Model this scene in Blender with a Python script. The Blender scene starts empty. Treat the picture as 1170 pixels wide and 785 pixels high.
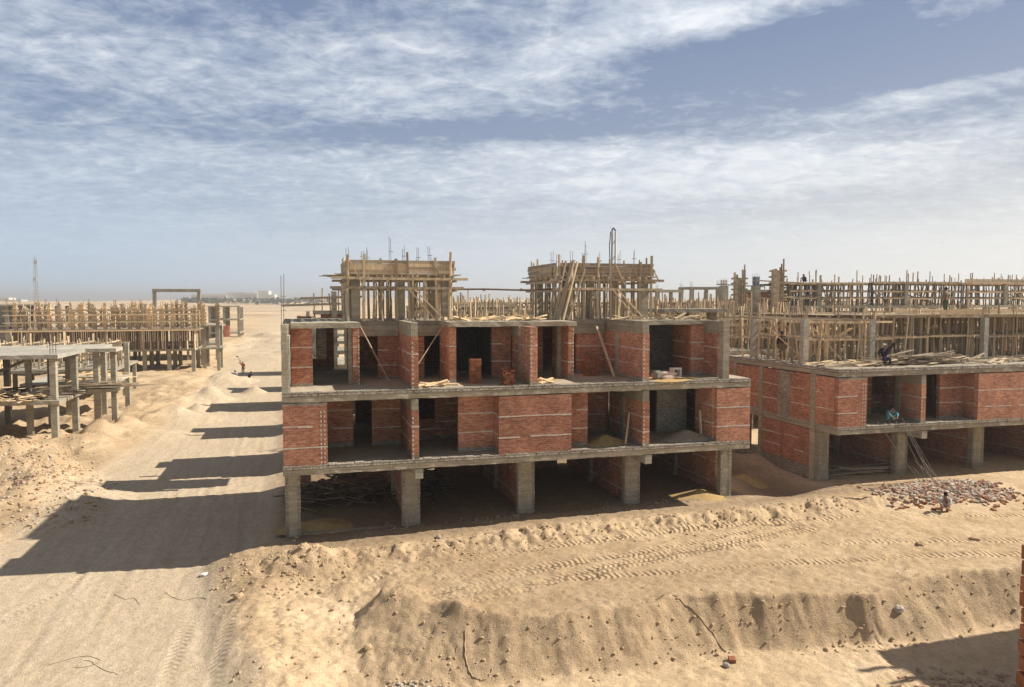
import bpy, bmesh, math, random
import numpy as np
from mathutils import Vector, Matrix, Quaternion
R = random.Random(7)
sc = bpy.context.scene
C = sc.collection
TH = 0.27524
X0, Y0 = -9.288, 30.19
EYE = 10.1
U = (math.cos(TH), math.sin(TH)); V = (-math.sin(TH), math.cos(TH))
def l2w(s, t, z=0.0):
    return (X0 + s*U[0] + t*V[0], Y0 + s*U[1] + t*V[1], z)
# ------------------------------------------------------------------ materials
def new_mat(name):
    m = bpy.data.materials.new(name); m.use_nodes = True
    nt = m.node_tree; b = nt.nodes['Principled BSDF']
    b.inputs['Specular IOR Level'].default_value = 0.2
    b.inputs['Roughness'].default_value = 0.9
    return m, nt, b
def nd(nt, t, **kw):
    n = nt.nodes.new(t)
    for k, v in kw.items():
        if k in n.inputs: n.inputs[k].default_value = v
        else: setattr(n, k, v)
    return n
def ramp(nt, fac, stops):
    r = nt.nodes.new('ShaderNodeValToRGB'); e = r.color_ramp.elements
    while len(e) < len(stops): e.new(0.5)
    for i, (p, c) in enumerate(stops): e[i].position = p; e[i].color = (*c, 1) if len(c) == 3 else c
    nt.links.new(fac, r.inputs['Fac']); return r.outputs['Color']
def mix(nt, a, b, fac, mode='MIX'):
    m = nt.nodes.new('ShaderNodeMix'); m.data_type = 'RGBA'; m.blend_type = mode
    for sock, v in ((m.inputs['Factor'], fac), (m.inputs['A'], a), (m.inputs['B'], b)):
        if isinstance(v, (int, float)): sock.default_value = v
        elif isinstance(v, tuple): sock.default_value = (*v, 1)
        else: nt.links.new(v, sock)
    return m.outputs['Result']
def bump(nt, b, h, strength, dist=0.02):
    n = nd(nt, 'ShaderNodeBump', Strength=strength, Distance=dist)
    nt.links.new(h, n.inputs['Height']); nt.links.new(n.outputs['Normal'], b.inputs['Normal'])
def noise(nt, vec, scale, detail=5, rough=0.6, dist=0.0):
    n = nd(nt, 'ShaderNodeTexNoise', Scale=scale, Detail=detail, Roughness=rough, Distortion=dist)
    if vec is not None: nt.links.new(vec, n.inputs['Vector'])
    return n.outputs['Fac']
def mapping(nt, vec, scale=(1,1,1), rot=(0,0,0), loc=(0,0,0)):
    m = nd(nt, 'ShaderNodeMapping'); m.inputs['Scale'].default_value = scale
    m.inputs['Rotation'].default_value = rot; m.inputs['Location'].default_value = loc
    nt.links.new(vec, m.inputs['Vector']); return m.outputs['Vector']
def masonry(name, c1, c2, mort, bw, rh, ms, stain=0.5, bs=0.6, dust=(0.42,0.32,0.22)):
    m, nt, b = new_mat(name)
    uv = nd(nt, 'ShaderNodeUVMap').outputs['UV']
    pos = nd(nt, 'ShaderNodeNewGeometry').outputs['Position']
    wob = nd(nt, 'ShaderNodeTexNoise', Scale=5.0, Detail=2.0); nt.links.new(pos, wob.inputs['Vector'])
    uv2 = nd(nt, 'ShaderNodeVectorMath', operation='MULTIPLY_ADD'); nt.links.new(wob.outputs['Color'], uv2.inputs[0])
    uv2.inputs[1].default_value = (0.02, 0.02, 0); nt.links.new(uv, uv2.inputs[2])
    br = nd(nt, 'ShaderNodeTexBrick'); nt.links.new(uv2.outputs[0], br.inputs['Vector'])
    br.inputs['Color1'].default_value = (*c1, 1); br.inputs['Color2'].default_value = (*c2, 1)
    br.inputs['Mortar'].default_value = (*mort, 1); br.inputs['Scale'].default_value = 1.0
    br.inputs['Brick Width'].default_value = bw; br.inputs['Row Height'].default_value = rh
    br.inputs['Mortar Size'].default_value = ms; br.inputs['Mortar Smooth'].default_value = 0.3
    br.inputs['Bias'].default_value = -0.1
    n1 = noise(nt, pos, 0.9, 6, 0.65)
    n2 = noise(nt, pos, 7.0, 4, 0.7)
    col = mix(nt, br.outputs['Color'], ramp(nt, n1, [(0.3, (0.62,0.58,0.55)), (0.7, (1.2,1.2,1.2))]), 0.8, 'MULTIPLY')
    col = mix(nt, col, ramp(nt, n2, [(0.25, (0.7,0.68,0.66)), (0.75, (1.3,1.3,1.3))]), 0.7, 'MULTIPLY')
    oi = nd(nt, 'ShaderNodeObjectInfo').outputs['Random']
    col = mix(nt, col, ramp(nt, oi, [(0, (.80,.80,.82)), (.5, (1,1,1)), (1, (1.14,1.20,1.22))]), 1.0, 'MULTIPLY')
    n4 = noise(nt, mapping(nt, uv2.outputs[0], (4.0, 11.4, 1)), 1.0, 2, .5)
    col = mix(nt, col, ramp(nt, n4, [(.3, (.66,.62,.60)), (.5, (1,1,1)), (.72, (1.25,1.22,1.2))]), .8, 'MULTIPLY')
    # mortar smears and lime stains with shapes of their own
    sm = noise(nt, mapping(nt, pos, (1.3, 1.3, 4.0)), 1.6, 8, 0.75)
    col = mix(nt, col, dust, ramp(nt, sm, [(0.56, (0,0,0)), (0.74, (stain,)*3)]))
    nt.links.new(col, b.inputs['Base Color'])
    h = nd(nt, 'ShaderNodeMath', operation='MULTIPLY_ADD'); nt.links.new(n2, h.inputs[0]); h.inputs[1].default_value = 0.7
    inv = nd(nt, 'ShaderNodeMath', operation='SUBTRACT'); inv.inputs[0].default_value = 1.0; nt.links.new(br.outputs['Fac'], inv.inputs[1])
    nt.links.new(inv.outputs[0], h.inputs[2]); bump(nt, b, h.outputs[0], bs, 0.02)
    return m
def concrete(name, ca, cb, boards=0.25):
    m, nt, b = new_mat(name)
    pos = nd(nt, 'ShaderNodeNewGeometry').outputs['Position']
    oi = nd(nt, 'ShaderNodeObjectInfo').outputs['Random']
    n1 = noise(nt, pos, 1.1, 8, 0.7); n2 = noise(nt, pos, 9.0, 6, 0.7)
    brd = noise(nt, mapping(nt, pos, (0.35, 0.35, 9.0)), 1.0, 3, 0.6)
    col = ramp(nt, n1, [(0.3, ca), (0.7, cb)])
    col = mix(nt, col, ramp(nt, n2, [(0.3, (0.66,0.66,0.66)), (0.7, (1.22,1.2,1.18))]), 0.7, 'MULTIPLY')
    col = mix(nt, col, ramp(nt, brd, [(0.35, (0.68,0.67,0.65)), (0.65, (1.15,1.15,1.13))]), boards*2.4, 'MULTIPLY')
    col = mix(nt, col, ramp(nt, oi, [(0, (0.86,0.86,0.85)), (1, (1.1,1.09,1.06))]), 1.0, 'MULTIPLY')
    drip = noise(nt, mapping(nt, pos, (5.0, 5.0, 0.5)), 1.0, 4, 0.6)
    col = mix(nt, col, (0.17, 0.15, 0.12), ramp(nt, drip, [(0.6, (0,0,0)), (0.78, (0.45,)*3)]))
    nt.links.new(col, b.inputs['Base Color'])
    h = nd(nt, 'ShaderNodeMath', operation='ADD'); nt.links.new(n2, h.inputs[0]); nt.links.new(brd, h.inputs[1])
    bump(nt, b, h.outputs[0], 0.55, 0.02)
    return m
def timber(name, ca, cb):
    m, nt, b = new_mat(name)
    tc = nd(nt, 'ShaderNodeTexCoord').outputs['Object']
    geo = nd(nt, 'ShaderNodeNewGeometry')
    oi = nd(nt, 'ShaderNodeObjectInfo').outputs['Random']
    n1 = noise(nt, mapping(nt, tc, (6, 6, 0.8)), 2.0, 5, 0.65)
    col = ramp(nt, n1, [(0.3, ca), (0.72, cb)])
    col = mix(nt, col, ramp(nt, oi, [(0, (0.55,0.52,0.5)), (0.5, (0.95,0.93,0.9)), (1, (1.3,1.24,1.12))]), 1.0, 'MULTIPLY')
    col = mix(nt, col, ramp(nt, geo.outputs['Random Per Island'], [(0, (0.62,0.6,0.58)), (0.5, (1,0.98,0.95)), (1, (1.3,1.22,1.1))]), 0.9, 'MULTIPLY')
    sp = noise(nt, geo.outputs['Position'], 3.0, 6, 0.7)
    col = mix(nt, col, (0.36, 0.34, 0.30), ramp(nt, sp, [(0.55, (0,0,0)), (0.7, (0.6,)*3)]))
    nt.links.new(col, b.inputs['Base Color']); bump(nt, b, n1, 0.4, 0.01)
    return m
def plain(name, c, rough=0.8, var=0.25, metal=0.0):
    m, nt, b = new_mat(name)
    pos = nd(nt, 'ShaderNodeTexCoord').outputs['Object']
    n = noise(nt, pos, 6.0, 5, 0.65)
    col = ramp(nt, n, [(0.25, tuple(x*(1-var) for x in c)), (0.75, tuple(min(1, x*(1+var)) for x in c))])
    nt.links.new(col, b.inputs['Base Color']); b.inputs['Roughness'].default_value = rough; b.inputs['Metallic'].default_value = metal
    return m
M = {}
M['brick'] = masonry('red_clay_brick', (0.40,0.15,0.088), (0.585,0.262,0.165), (0.41,0.32,0.245), 0.25, 0.088, 0.012, 0.75)
M['block'] = masonry('grey_cement_brick', (0.34,0.315,0.26), (0.46,0.43,0.36), (0.24,0.22,0.185), 0.22, 0.088, 0.016, 0.35, 0.8)
M['darkblock'] = masonry('bitumen_coated_block', (0.075,0.075,0.072), (0.10,0.10,0.095), (0.055,0.055,0.053), 0.3, 0.14, 0.012, 0.06, 0.5)
M['kerb'] = masonry('pale_cement_block', (0.42,0.40,0.34), (0.56,0.53,0.46), (0.22,0.20,0.17), 0.26, 0.10, 0.016, 0.3, 0.9)
M['dustbrick'] = plain('dusty_broken_brick', (0.38,0.235,0.17), 0.95, 0.35)
M['mortar'] = plain('pale_mortar_band', (0.57,0.52,0.45), 0.95, 0.3)
M['conc'] = concrete('weathered_concrete', (0.31,0.283,0.222), (0.455,0.415,0.335))
M['concpale'] = concrete('pale_fresh_concrete', (0.38,0.355,0.30), (0.56,0.53,0.46), 0.2)
M['floor'] = concrete('dusty_screed', (0.33,0.28,0.215), (0.47,0.41,0.32), 0.0)
M['timber'] = timber('raw_pine', (0.54,0.42,0.28), (0.74,0.61,0.44))
M['timberold'] = timber('weathered_shutter_board', (0.39,0.325,0.24), (0.60,0.515,0.40))
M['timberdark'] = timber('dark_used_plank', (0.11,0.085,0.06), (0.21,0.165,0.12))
M['rebar'] = plain('rusty_rebar', (0.15,0.10,0.075), 0.7, 0.3, 0.3)
M['steel'] = plain('dull_steel', (0.32,0.31,0.29), 0.55, 0.2, 0.5)
M['white'] = plain('chalky_white', (0.72,0.70,0.64), 0.9, 0.1)
M['bag'] = plain('cement_bag_paper', (0.62,0.47,0.39), 0.9, 0.15)
M['yellow'] = plain('yellow_sand', (0.42,0.295,0.13), 0.95, 0.25)
M['plastic'] = plain('grey_plastic', (0.40,0.40,0.38), 0.5, 0.1)
M['skin'] = plain('tanned_skin', (0.24,0.135,0.085), 0.6, 0.1)
M['hair'] = plain('black_hair', (0.02,0.017,0.015), 0.7, 0.2)
M['navy'] = plain('navy_cloth', (0.025,0.03,0.055), 0.9, 0.2)
M['turq'] = plain('turquoise_cloth', (0.14,0.34,0.42), 0.9, 0.2)
M['red'] = plain('red_cloth', (0.55,0.10,0.055), 0.9, 0.2)
M['khaki'] = plain('khaki_cloth', (0.20,0.165,0.10), 0.9, 0.2)
M['green'] = plain('green_cloth', (0.05,0.085,0.045), 0.9, 0.2)
M['offwhite'] = plain('offwhite_cloth', (0.55,0.52,0.48), 0.9, 0.15)
M['rubber'] = plain('black_rubber', (0.03,0.03,0.03), 0.6, 0.2)
M['farwhite'] = plain('far_white_render', (0.70,0.68,0.63), 0.9, 0.05)
M['leaf'] = plain('dusty_far_foliage', (0.075,0.085,0.05), 0.95, 0.4)
M['salmon'] = plain('faded_red_sheet', (0.48,0.19,0.12), 0.8, 0.2)
M['net'] = plain('blue_grey_netting', (0.26,0.31,0.38), 0.9, 0.2)
# ------------------------------------------------------------------ mesh builder
class MB:
    def __init__(s): s.v = []; s.f = []; s.u = []; s.m = []
    def hexa(s, c, mat=0, uvo=None):
        """c: 8 corners, order (x0y0z0,x1y0z0,x1y1z0,x0y1z0, then top)"""
        b = len(s.v); s.v += [tuple(p) for p in c]
        for q in ((0,3,2,1),(4,5,6,7),(0,1,5,4),(1,2,6,5),(2,3,7,6),(3,0,4,7)):
            s.f.append(tuple(b+i for i in q)); s.m.append(mat)
            p0, p1, p2 = (Vector(c[q[0]]), Vector(c[q[1]]), Vector(c[q[2]]))
            n = (p1-p0).cross(p2-p0); ax = max(range(3), key=lambda i: abs(n[i]))
            ox, oz = uvo or (0, 0)
            for i in q:
                x, y, z = c[i]
                s.u.append((x+ox, z+oz) if ax == 1 else ((y+ox, z+oz) if ax == 0 else (x+ox, y+oz)))
    def box(s, x0, x1, y0, y1, z0, z1, mat=0, uvo=None):
        s.hexa([(x0,y0,z0),(x1,y0,z0),(x1,y1,z0),(x0,y1,z0),(x0,y0,z1),(x1,y0,z1),(x1,y1,z1),(x0,y1,z1)], mat, uvo)
    def bar(s, p, q, w, h, mat=0, up=(0,0,1)):
        p = Vector(p); q = Vector(q); d = (q-p).normalized(); upv = Vector(up)
        if abs(d.dot(upv)) > 0.95: upv = Vector((0.96, 0.28, 0))
        a = d.cross(upv).normalized()*(w/2); b = a.cross(d).normalized()*(h/2)
        s.hexa([p-a-b, p+a-b, q+a-b, q-a-b, p-a+b, p+a+b, q+a+b, q-a+b], mat)
    def tube(s, pts, r, n=6, mat=0):
        b = len(s.v); k = len(pts); pts = [Vector(p) for p in pts]
        for i, p in enumerate(pts):
            d = (pts[min(i+1, k-1)] - pts[max(i-1, 0)]).normalized()
            up = Vector((0,0,1)) if abs(d.z) < 0.9 else Vector((1,0,0))
            a = d.cross(up).normalized(); c = a.cross(d)
            rr = r[i] if isinstance(r, (list, tuple)) else r
            for j in range(n):
                w = 2*math.pi*j/n; s.v.append(tuple(p + a*math.cos(w)*rr + c*math.sin(w)*rr))
        def add(q):
            s.f.append(q); s.m.append(mat); s.u += [(0,0)]*len(q)
        for i in range(k-1):
            for j in range(n):
                j2 = (j+1) % n; add((b+i*n+j, b+i*n+j2, b+(i+1)*n+j2, b+(i+1)*n+j))
        add(tuple(b+j for j in range(n-1, -1, -1))); add(tuple(b+(k-1)*n+j for j in range(n)))
    def mesh(s, name, mats):
        me = bpy.data.meshes.new(name); me.from_pydata(s.v, [], s.f)
        uv = me.uv_layers.new(name='UVMap')
        uv.data.foreach_set('uv', np.array(s.u, np.float32).ravel())
        for m in (mats if isinstance(mats, (list, tuple)) else [mats]): me.materials.append(m)
        me.polygons.foreach_set('material_index', np.array(s.m, np.int32)); me.update()
        return me
    def build(s, name, mats, parent=None):
        return put(name, s.mesh(name, mats), parent)
def put(name, me, parent=None, loc=None, rot=None, scale=None):
    o = bpy.data.objects.new(name, me); C.objects.link(o)
    if parent: o.parent = parent
    if loc: o.location = loc
    if rot: o.rotation_euler = rot
    if scale: o.scale = scale
    return o
def tag(o, label=None, cat=None, group=None, kind=None):
    if label: o['label'] = label
    if cat: o['category'] = cat
    if group: o['group'] = group
    if kind: o['kind'] = kind
    return o
def thing(name, label, cat, loc, rz=TH, group=None):
    o = bpy.data.objects.new(name, None); C.objects.link(o); o.empty_display_size = 0.3
    o.location = loc; o.rotation_euler = (0, 0, rz)
    return tag(o, label, cat, group)
def one(name, mb, mats, label, cat, loc=(0,0,0), rz=0.0, group=None, kind=None):
    o = mb.build(name, mats); o.location = loc; o.rotation_euler = (0, 0, rz)
    return tag(o, label, cat, group, kind)
def solidbox(name, par, mat, *a, **k):
    mb = MB(); mb.box(*a); return mb.build(name, M[mat], par)
def rough_box(name, par, mat, x0, x1, y0, y1, z0, z1, seg=0.35, amp=0.012):
    """box with slightly wandering edges: cast concrete"""
    mb = MB(); dims = (x1-x0, y1-y0, z1-z0); ax = max(range(3), key=lambda i: dims[i]); n = max(1, min(60, int(dims[ax]/seg)))
    lo = [x0,y0,z0]; hi = [x1,y1,z1]
    def ring(k):
        c = lo[ax] + dims[ax]*k/n; o = [i for i in range(3) if i != ax]; out = []
        for (a, b) in ((0,0),(1,0),(1,1),(0,1)):
            p = [0,0,0]; p[ax] = c
            for i, e in zip(o, (a, b)): p[i] = (hi if e else lo)[i] + (R.uniform(-amp, amp))
            out.append(tuple(p))
        return out
    r = [ring(k) for k in range(n+1)]
    b = len(mb.v)
    for q in r: mb.v += q
    def add(f):
        mb.f.append(f); mb.m.append(0)
        for i in f:
            p = mb.v[i]; mb.u.append((p[0]+p[1], p[2]))
    fl = (ax == 1)
    for k in range(n):
        for j in range(4):
            j2 = (j+1) % 4; f = (k*4+j, k*4+j2, (k+1)*4+j2, (k+1)*4+j); add(f if not fl else f[::-1])
    e0 = (3,2,1,0); e1 = tuple(n*4+j for j in range(4)); add(e0 if not fl else e0[::-1]); add(e1 if not fl else e1[::-1])
    o = mb.build(name, M[mat], par)
    for p in o.data.polygons: p.use_smooth = False
    return o
def wall(par, x0, x1, y0, y1, z0, z1, mat='brick', bands=2, tooth=None, name=None, base=True):
    """masonry panel with pale concrete tie bands; tooth = list of ('x0'|'x1' end face, y) dotted strips"""
    mb = MB(); uvo = (R.random()*5, R.random()*5)
    mb.box(x0, x1, y0, y1, z0, z1, 0, uvo)
    e = 0.006
    for k in range(bands):
        z = z0 + (z1-z0)*(k+1)/(bands+1) + R.uniform(-.03, .03)
        n = max(1, int(max(x1-x0, y1-y0)/0.45)); off = 0
        for i in range(n):
            h = R.uniform(.018, .036); off = off*0.6 + R.uniform(-.012, .012)
            if R.random() < 0.14: continue
            xa, xb = (x0 + (x1-x0)*i/n, x0 + (x1-x0)*(i+1)/n) if x1-x0 > y1-y0 else (x0, x1)
            ya, yb = (y0 + (y1-y0)*i/n, y0 + (y1-y0)*(i+1)/n) if x1-x0 <= y1-y0 else (y0, y1)
            if x1-x0 > y1-y0: ya, yb = y0-e, y1+e
            else: xa, xb = x0-e, x1+e
            if x1-x0 > y1-y0 and i == 0: xa -= e
            if x1-x0 <= y1-y0 and i == 0: ya -= e
            mb.box(xa, xb, ya, yb, z+off-h, z+off+h, 1)
    if base:
        hb = R.uniform(.1, .2); mb.box(x0-e*.5, x1+e*.5, y0-e*.5, y1+e*.5, z0, z0+hb, 2)
    for (fx, fy, w) in (tooth or []):
        nz = int((z1-z0)/0.19)
        for k in range(nz):
            z = z0 + 0.19*k + R.uniform(0, .02)
            mb.box(fx-w/2, fx+w/2, fy-e-R.uniform(0, .003), fy+0.02, z, z+0.085, 1)
    return mb.build(name or ('block_wall' if mat != 'brick' else 'brick_wall'), [M[mat], M['mortar'], M['block']], par)
def slab(par, x0, x1, y0, y1, z0, z1, name='floor_slab', mat='conc'):
    return rough_box(name, par, mat, x0, x1, y0, y1, z0, z1)
# unit posts shared by all formwork (scaled per object)
def post_mesh(name, w, mat, round_=False, seed=0):
    r = random.Random(seed); mb = MB(); n = 5; pts = []
    for k in range(n+1): pts.append(Vector((r.uniform(-.02,.02), r.uniform(-.02,.02), k/n)))
    pts[0].x = pts[0].y = 0
    if round_: mb.tube(pts, [w/2*r.uniform(.85,1.1) for _ in pts], 6)
    else:
        for i in range(n):
            pass
        mb.bar(pts[0], pts[2], w, w*0.8); mb.v[-4:]; 
        mb.bar(pts[2], pts[5], w, w*0.8)
    return mb.mesh(name, M[mat])
POST = {'new': [post_mesh('prop_new', .085, 'timber', False, 1), post_mesh('prop_new', .10, 'timber', False, 2), post_mesh('prop_new', .075, 'timber', True, 3)],
        'old': [post_mesh('prop_old', .085, 'timberold', False, 4), post_mesh('prop_old', .10, 'timberold', True, 5), post_mesh('prop_old', .075, 'timberold', False, 6)]}
def prop(par, x, y, z0, z1, kind='old', tilt=0.02, w=1.0, name='prop', rnd=R):
    return put(name, rnd.choice(POST[kind]), par, (x, y, z0), (rnd.gauss(0, tilt), rnd.gauss(0, tilt), rnd.uniform(0, 3)), (w, w, z1-z0))
def beam(par, p, q, w=.1, h=.1, mat='timber', name='ledger', mb=None):
    m = MB(); m.bar(p, q, w, h); return m.build(name, M[mat], par)
def forest(par, x0, x1, y0, y1, z0, z1, nx, ny, kind='old', skip=0.12, seed=0):
    r = random.Random(seed); n = 0
    for j in range(ny):
        for i in range(nx):
            if r.random() < skip or n >= 98: continue
            x = x0 + (x1-x0)*i/max(1, nx-1) + r.uniform(-.2, .2); y = y0 + (y1-y0)*j/max(1, ny-1) + r.uniform(-.25, .25)
            prop(par, x, y, z0, z1*1.0 + r.uniform(-.05, .05), kind, 0.03, 1.0, rnd=r); n += 1
def rebars(par, x, y, z, h=0.9, n=6, w=0.3, d=0.3, seed=0, name='starter_bars'):
    r = random.Random(seed); mb = MB()
    for k in range(n):
        xx = x + (k % 3 - 1)*w*.45; yy = y + (k//3 - .5)*d*.6
        mb.tube([(xx, yy, z), (xx+r.uniform(-.04,.04), yy+r.uniform(-.04,.04), z + h*r.uniform(.8, 1.1))], .011, 4)
    for k in range(2):
        zz = z + h*(.3+.3*k); a = w*.5; b = d*.35
        mb.tube([(x-a, y-b, zz), (x+a, y-b, zz), (x+a, y+b, zz), (x-a, y+b, zz), (x-a, y-b, zz)], .008, 4)
    return mb.build(name, M['rebar'], par)
def colform(par, x, y, z, h, w=.45, seed=0):
    """column shutter: four boards of uneven height clamped by timber yokes"""
    r = random.Random(seed); mb = MB(); a = w/2
    for k in range(6):
        hh = h*r.uniform(.86, 1.0) + (r.random() < .3)*r.uniform(.2, .6)
        if k < 3: mb.box(x-a+k*w/3, x-a+(k+1)*w/3-.012, y-a-.03, y-a, z, z+hh)
        else: mb.box(x-a+(k-3)*w/3, x-a+(k-2)*w/3-.012, y+a, y+a+.03, z, z+hh)
    for k in range(4):
        hh = h*r.uniform(.86, 1.05); yy = y-a+(k % 2)*w/2
        xx = x-a-.03 if k < 2 else x+a
        mb.box(xx, xx+.03, yy, yy+w/2-.01, z, z+hh)
    nz = max(2, int(h/.5))
    for k in range(nz):
        zz = z + .25 + k*.5 + r.uniform(-.05, .05); e = r.uniform(.12, .28)
        mb.box(x-a-e, x+a+e, y-a-.11, y-a-.032, zz, zz+.08); mb.box(x-a-e, x+a+e, y+a+.032, y+a+.11, zz, zz+.08)
        mb.box(x-a-.11, x-a-.032, y-a-e, y+a+e, zz+.085, zz+.16); mb.box(x+a+.032, x+a+.11, y-a-e, y+a+e, zz+.085, zz+.16)
    return mb.build('column_form', M['timberold'] if r.random() < .35 else M['timber'], par)
# ------------------------------------------------------------------ numpy noise + ground
def _hash(ix, iy, seed):
    h = (ix.astype(np.int64)*374761393 + iy.astype(np.int64)*668265263 + seed*1442695041) & 0x7fffffff
    h = ((h ^ (h >> 13))*1274126177) & 0x7fffffff
    return ((h ^ (h >> 16)) & 0xffff)/65535.0
def vn(x, y, seed=0):
    ix = np.floor(x); iy = np.floor(y); fx = x-ix; fy = y-iy
    fx = fx*fx*fx*(fx*(fx*6-15)+10); fy = fy*fy*fy*(fy*(fy*6-15)+10)
    a = _hash(ix, iy, seed); b = _hash(ix+1, iy, seed); c = _hash(ix, iy+1, seed); d = _hash(ix+1, iy+1, seed)
    return (a*(1-fx)+b*fx)*(1-fy) + (c*(1-fx)+d*fx)*fy
def fbm(x, y, seed=0, oct=4, g=0.5):
    s = 0; a = 1; tot = 0
    for k in range(oct):
        s = s + a*(vn(x, y, seed+k*17)-.5); tot += a; a *= g; x = x*2.03+3.1; y = y*2.03+1.7
    return s/tot*2
def sst(a, b, x):
    t = np.clip((x-a)/(b-a), 0, 1); return t*t*(3-2*t)
def polydist(x, y, P):
    best = np.full_like(x, 1e9); par = np.zeros_like(x); acc = 0
    for (ax, ay), (bx, by) in zip(P[:-1], P[1:]):
        L2 = (bx-ax)**2 + (by-ay)**2; t = np.clip(((x-ax)*(bx-ax)+(y-ay)*(by-ay))/L2, 0, 1)
        d = np.hypot(x-ax-t*(bx-ax), y-ay-t*(by-ay)); L = L2**.5
        m = d < best; best = np.where(m, d, best); par = np.where(m, acc+t*L, par); acc += L
    return best, par
CREST_X = [-30, -8.6, -7.2, -5.9, -4.6, -3.8, -1.9, -0.6, 1.5, 4.0, 6.5, 9.4, 12.5, 15.0, 19.0, 40]
CREST_Y = [12, 20.5, 23.5, 25.2, 25.6, 25.6, 24.5, 24.0, 23.8, 24.7, 25.4, 25.2, 25.6, 26.8, 27.6, 34]
TOE_X = [-30, -5.3, -2.5, 0.4, 3.1, 5.4, 7.5, 10.7, 14.2, 18.0, 40]
TOE_Y = [9.3, 21.3, 21.75, 22.35, 22.95, 23.65, 24.25, 24.5, 25.1, 26.2, 32.6]
TRACKS = [[(-6,27.4),(-2,29.2),(3,31.2),(9,33.2),(16,34.6),(24,34.4)], [(-3,27.3),(2,28.8),(8,30.2),(15,31.0),(22,30.6)], [(-2.6,25.9),(3,27.2),(9,28.4),(16,29.2),(22,29.0)], [(-4.2,25.6),(-2.2,26.3),(-0.8,27.2),(3.3,29.1),(8.0,31.3),(12,33.6)], [(-1.5,25.2),(1.75,26.8),(4.5,28.4),(9.5,31.0),(13.5,33)],
          [(-2.8,25.3),(0.4,26.7),(3.9,28.5),(8.8,31.0),(12.8,33.2)]]
MOUNDS = [ # world x, y, radius, height, sharp
 (22.3,37.7,2.6,.35), (19.9,37.3,1.8,.22), (24.2,38.1,1.9,.25),
 (-4.0,25.4,1.3,.5), (-1.75,24.5,1.0,.3), (-8.3,28.6,1.2,.42), (-7.4,28.9,1.2,.36), (-8.9,27.0,1.0,.22), (-6.2,26.9,.9,.2),
 (-31.0,56.0,2.0,1.25), (-32.5,48.0,3.6,1.1), (-29.5,51.5,3.0,.5), (-28.2,45.2,2.6,.55), (-24.5,38.8,4.4,1.15), (-28,42,4.5,1.2), (-21.5,35.2,2.6,.55), (-33,40,5,1.3),
 (-27.6,57.5,3.0,.5), (-29.0,65.0,4.0,.8), (-33,75,3.0,.7), (-31.2,77.5,2.5,1.7), (-28.9,84,1.6,.9), (-29.5,70,1.6,.8), (-33.5,62,2.2,.9), (-36.5,95,4.5,1.3), (-41,92,3.5,.8), (-35,86,3,.6), (-30,66,2.0,.9), (-27.5,71,1.8,.6), (-31,60,1.6,.7), (-34,69,2.5,.7),
 (14.6,45.0,2.4,.5), (13.6,42.6,1.4,.4), (12.0,40.6,1.5,.35), (10.4,39.0,1.0,.25)]
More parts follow.
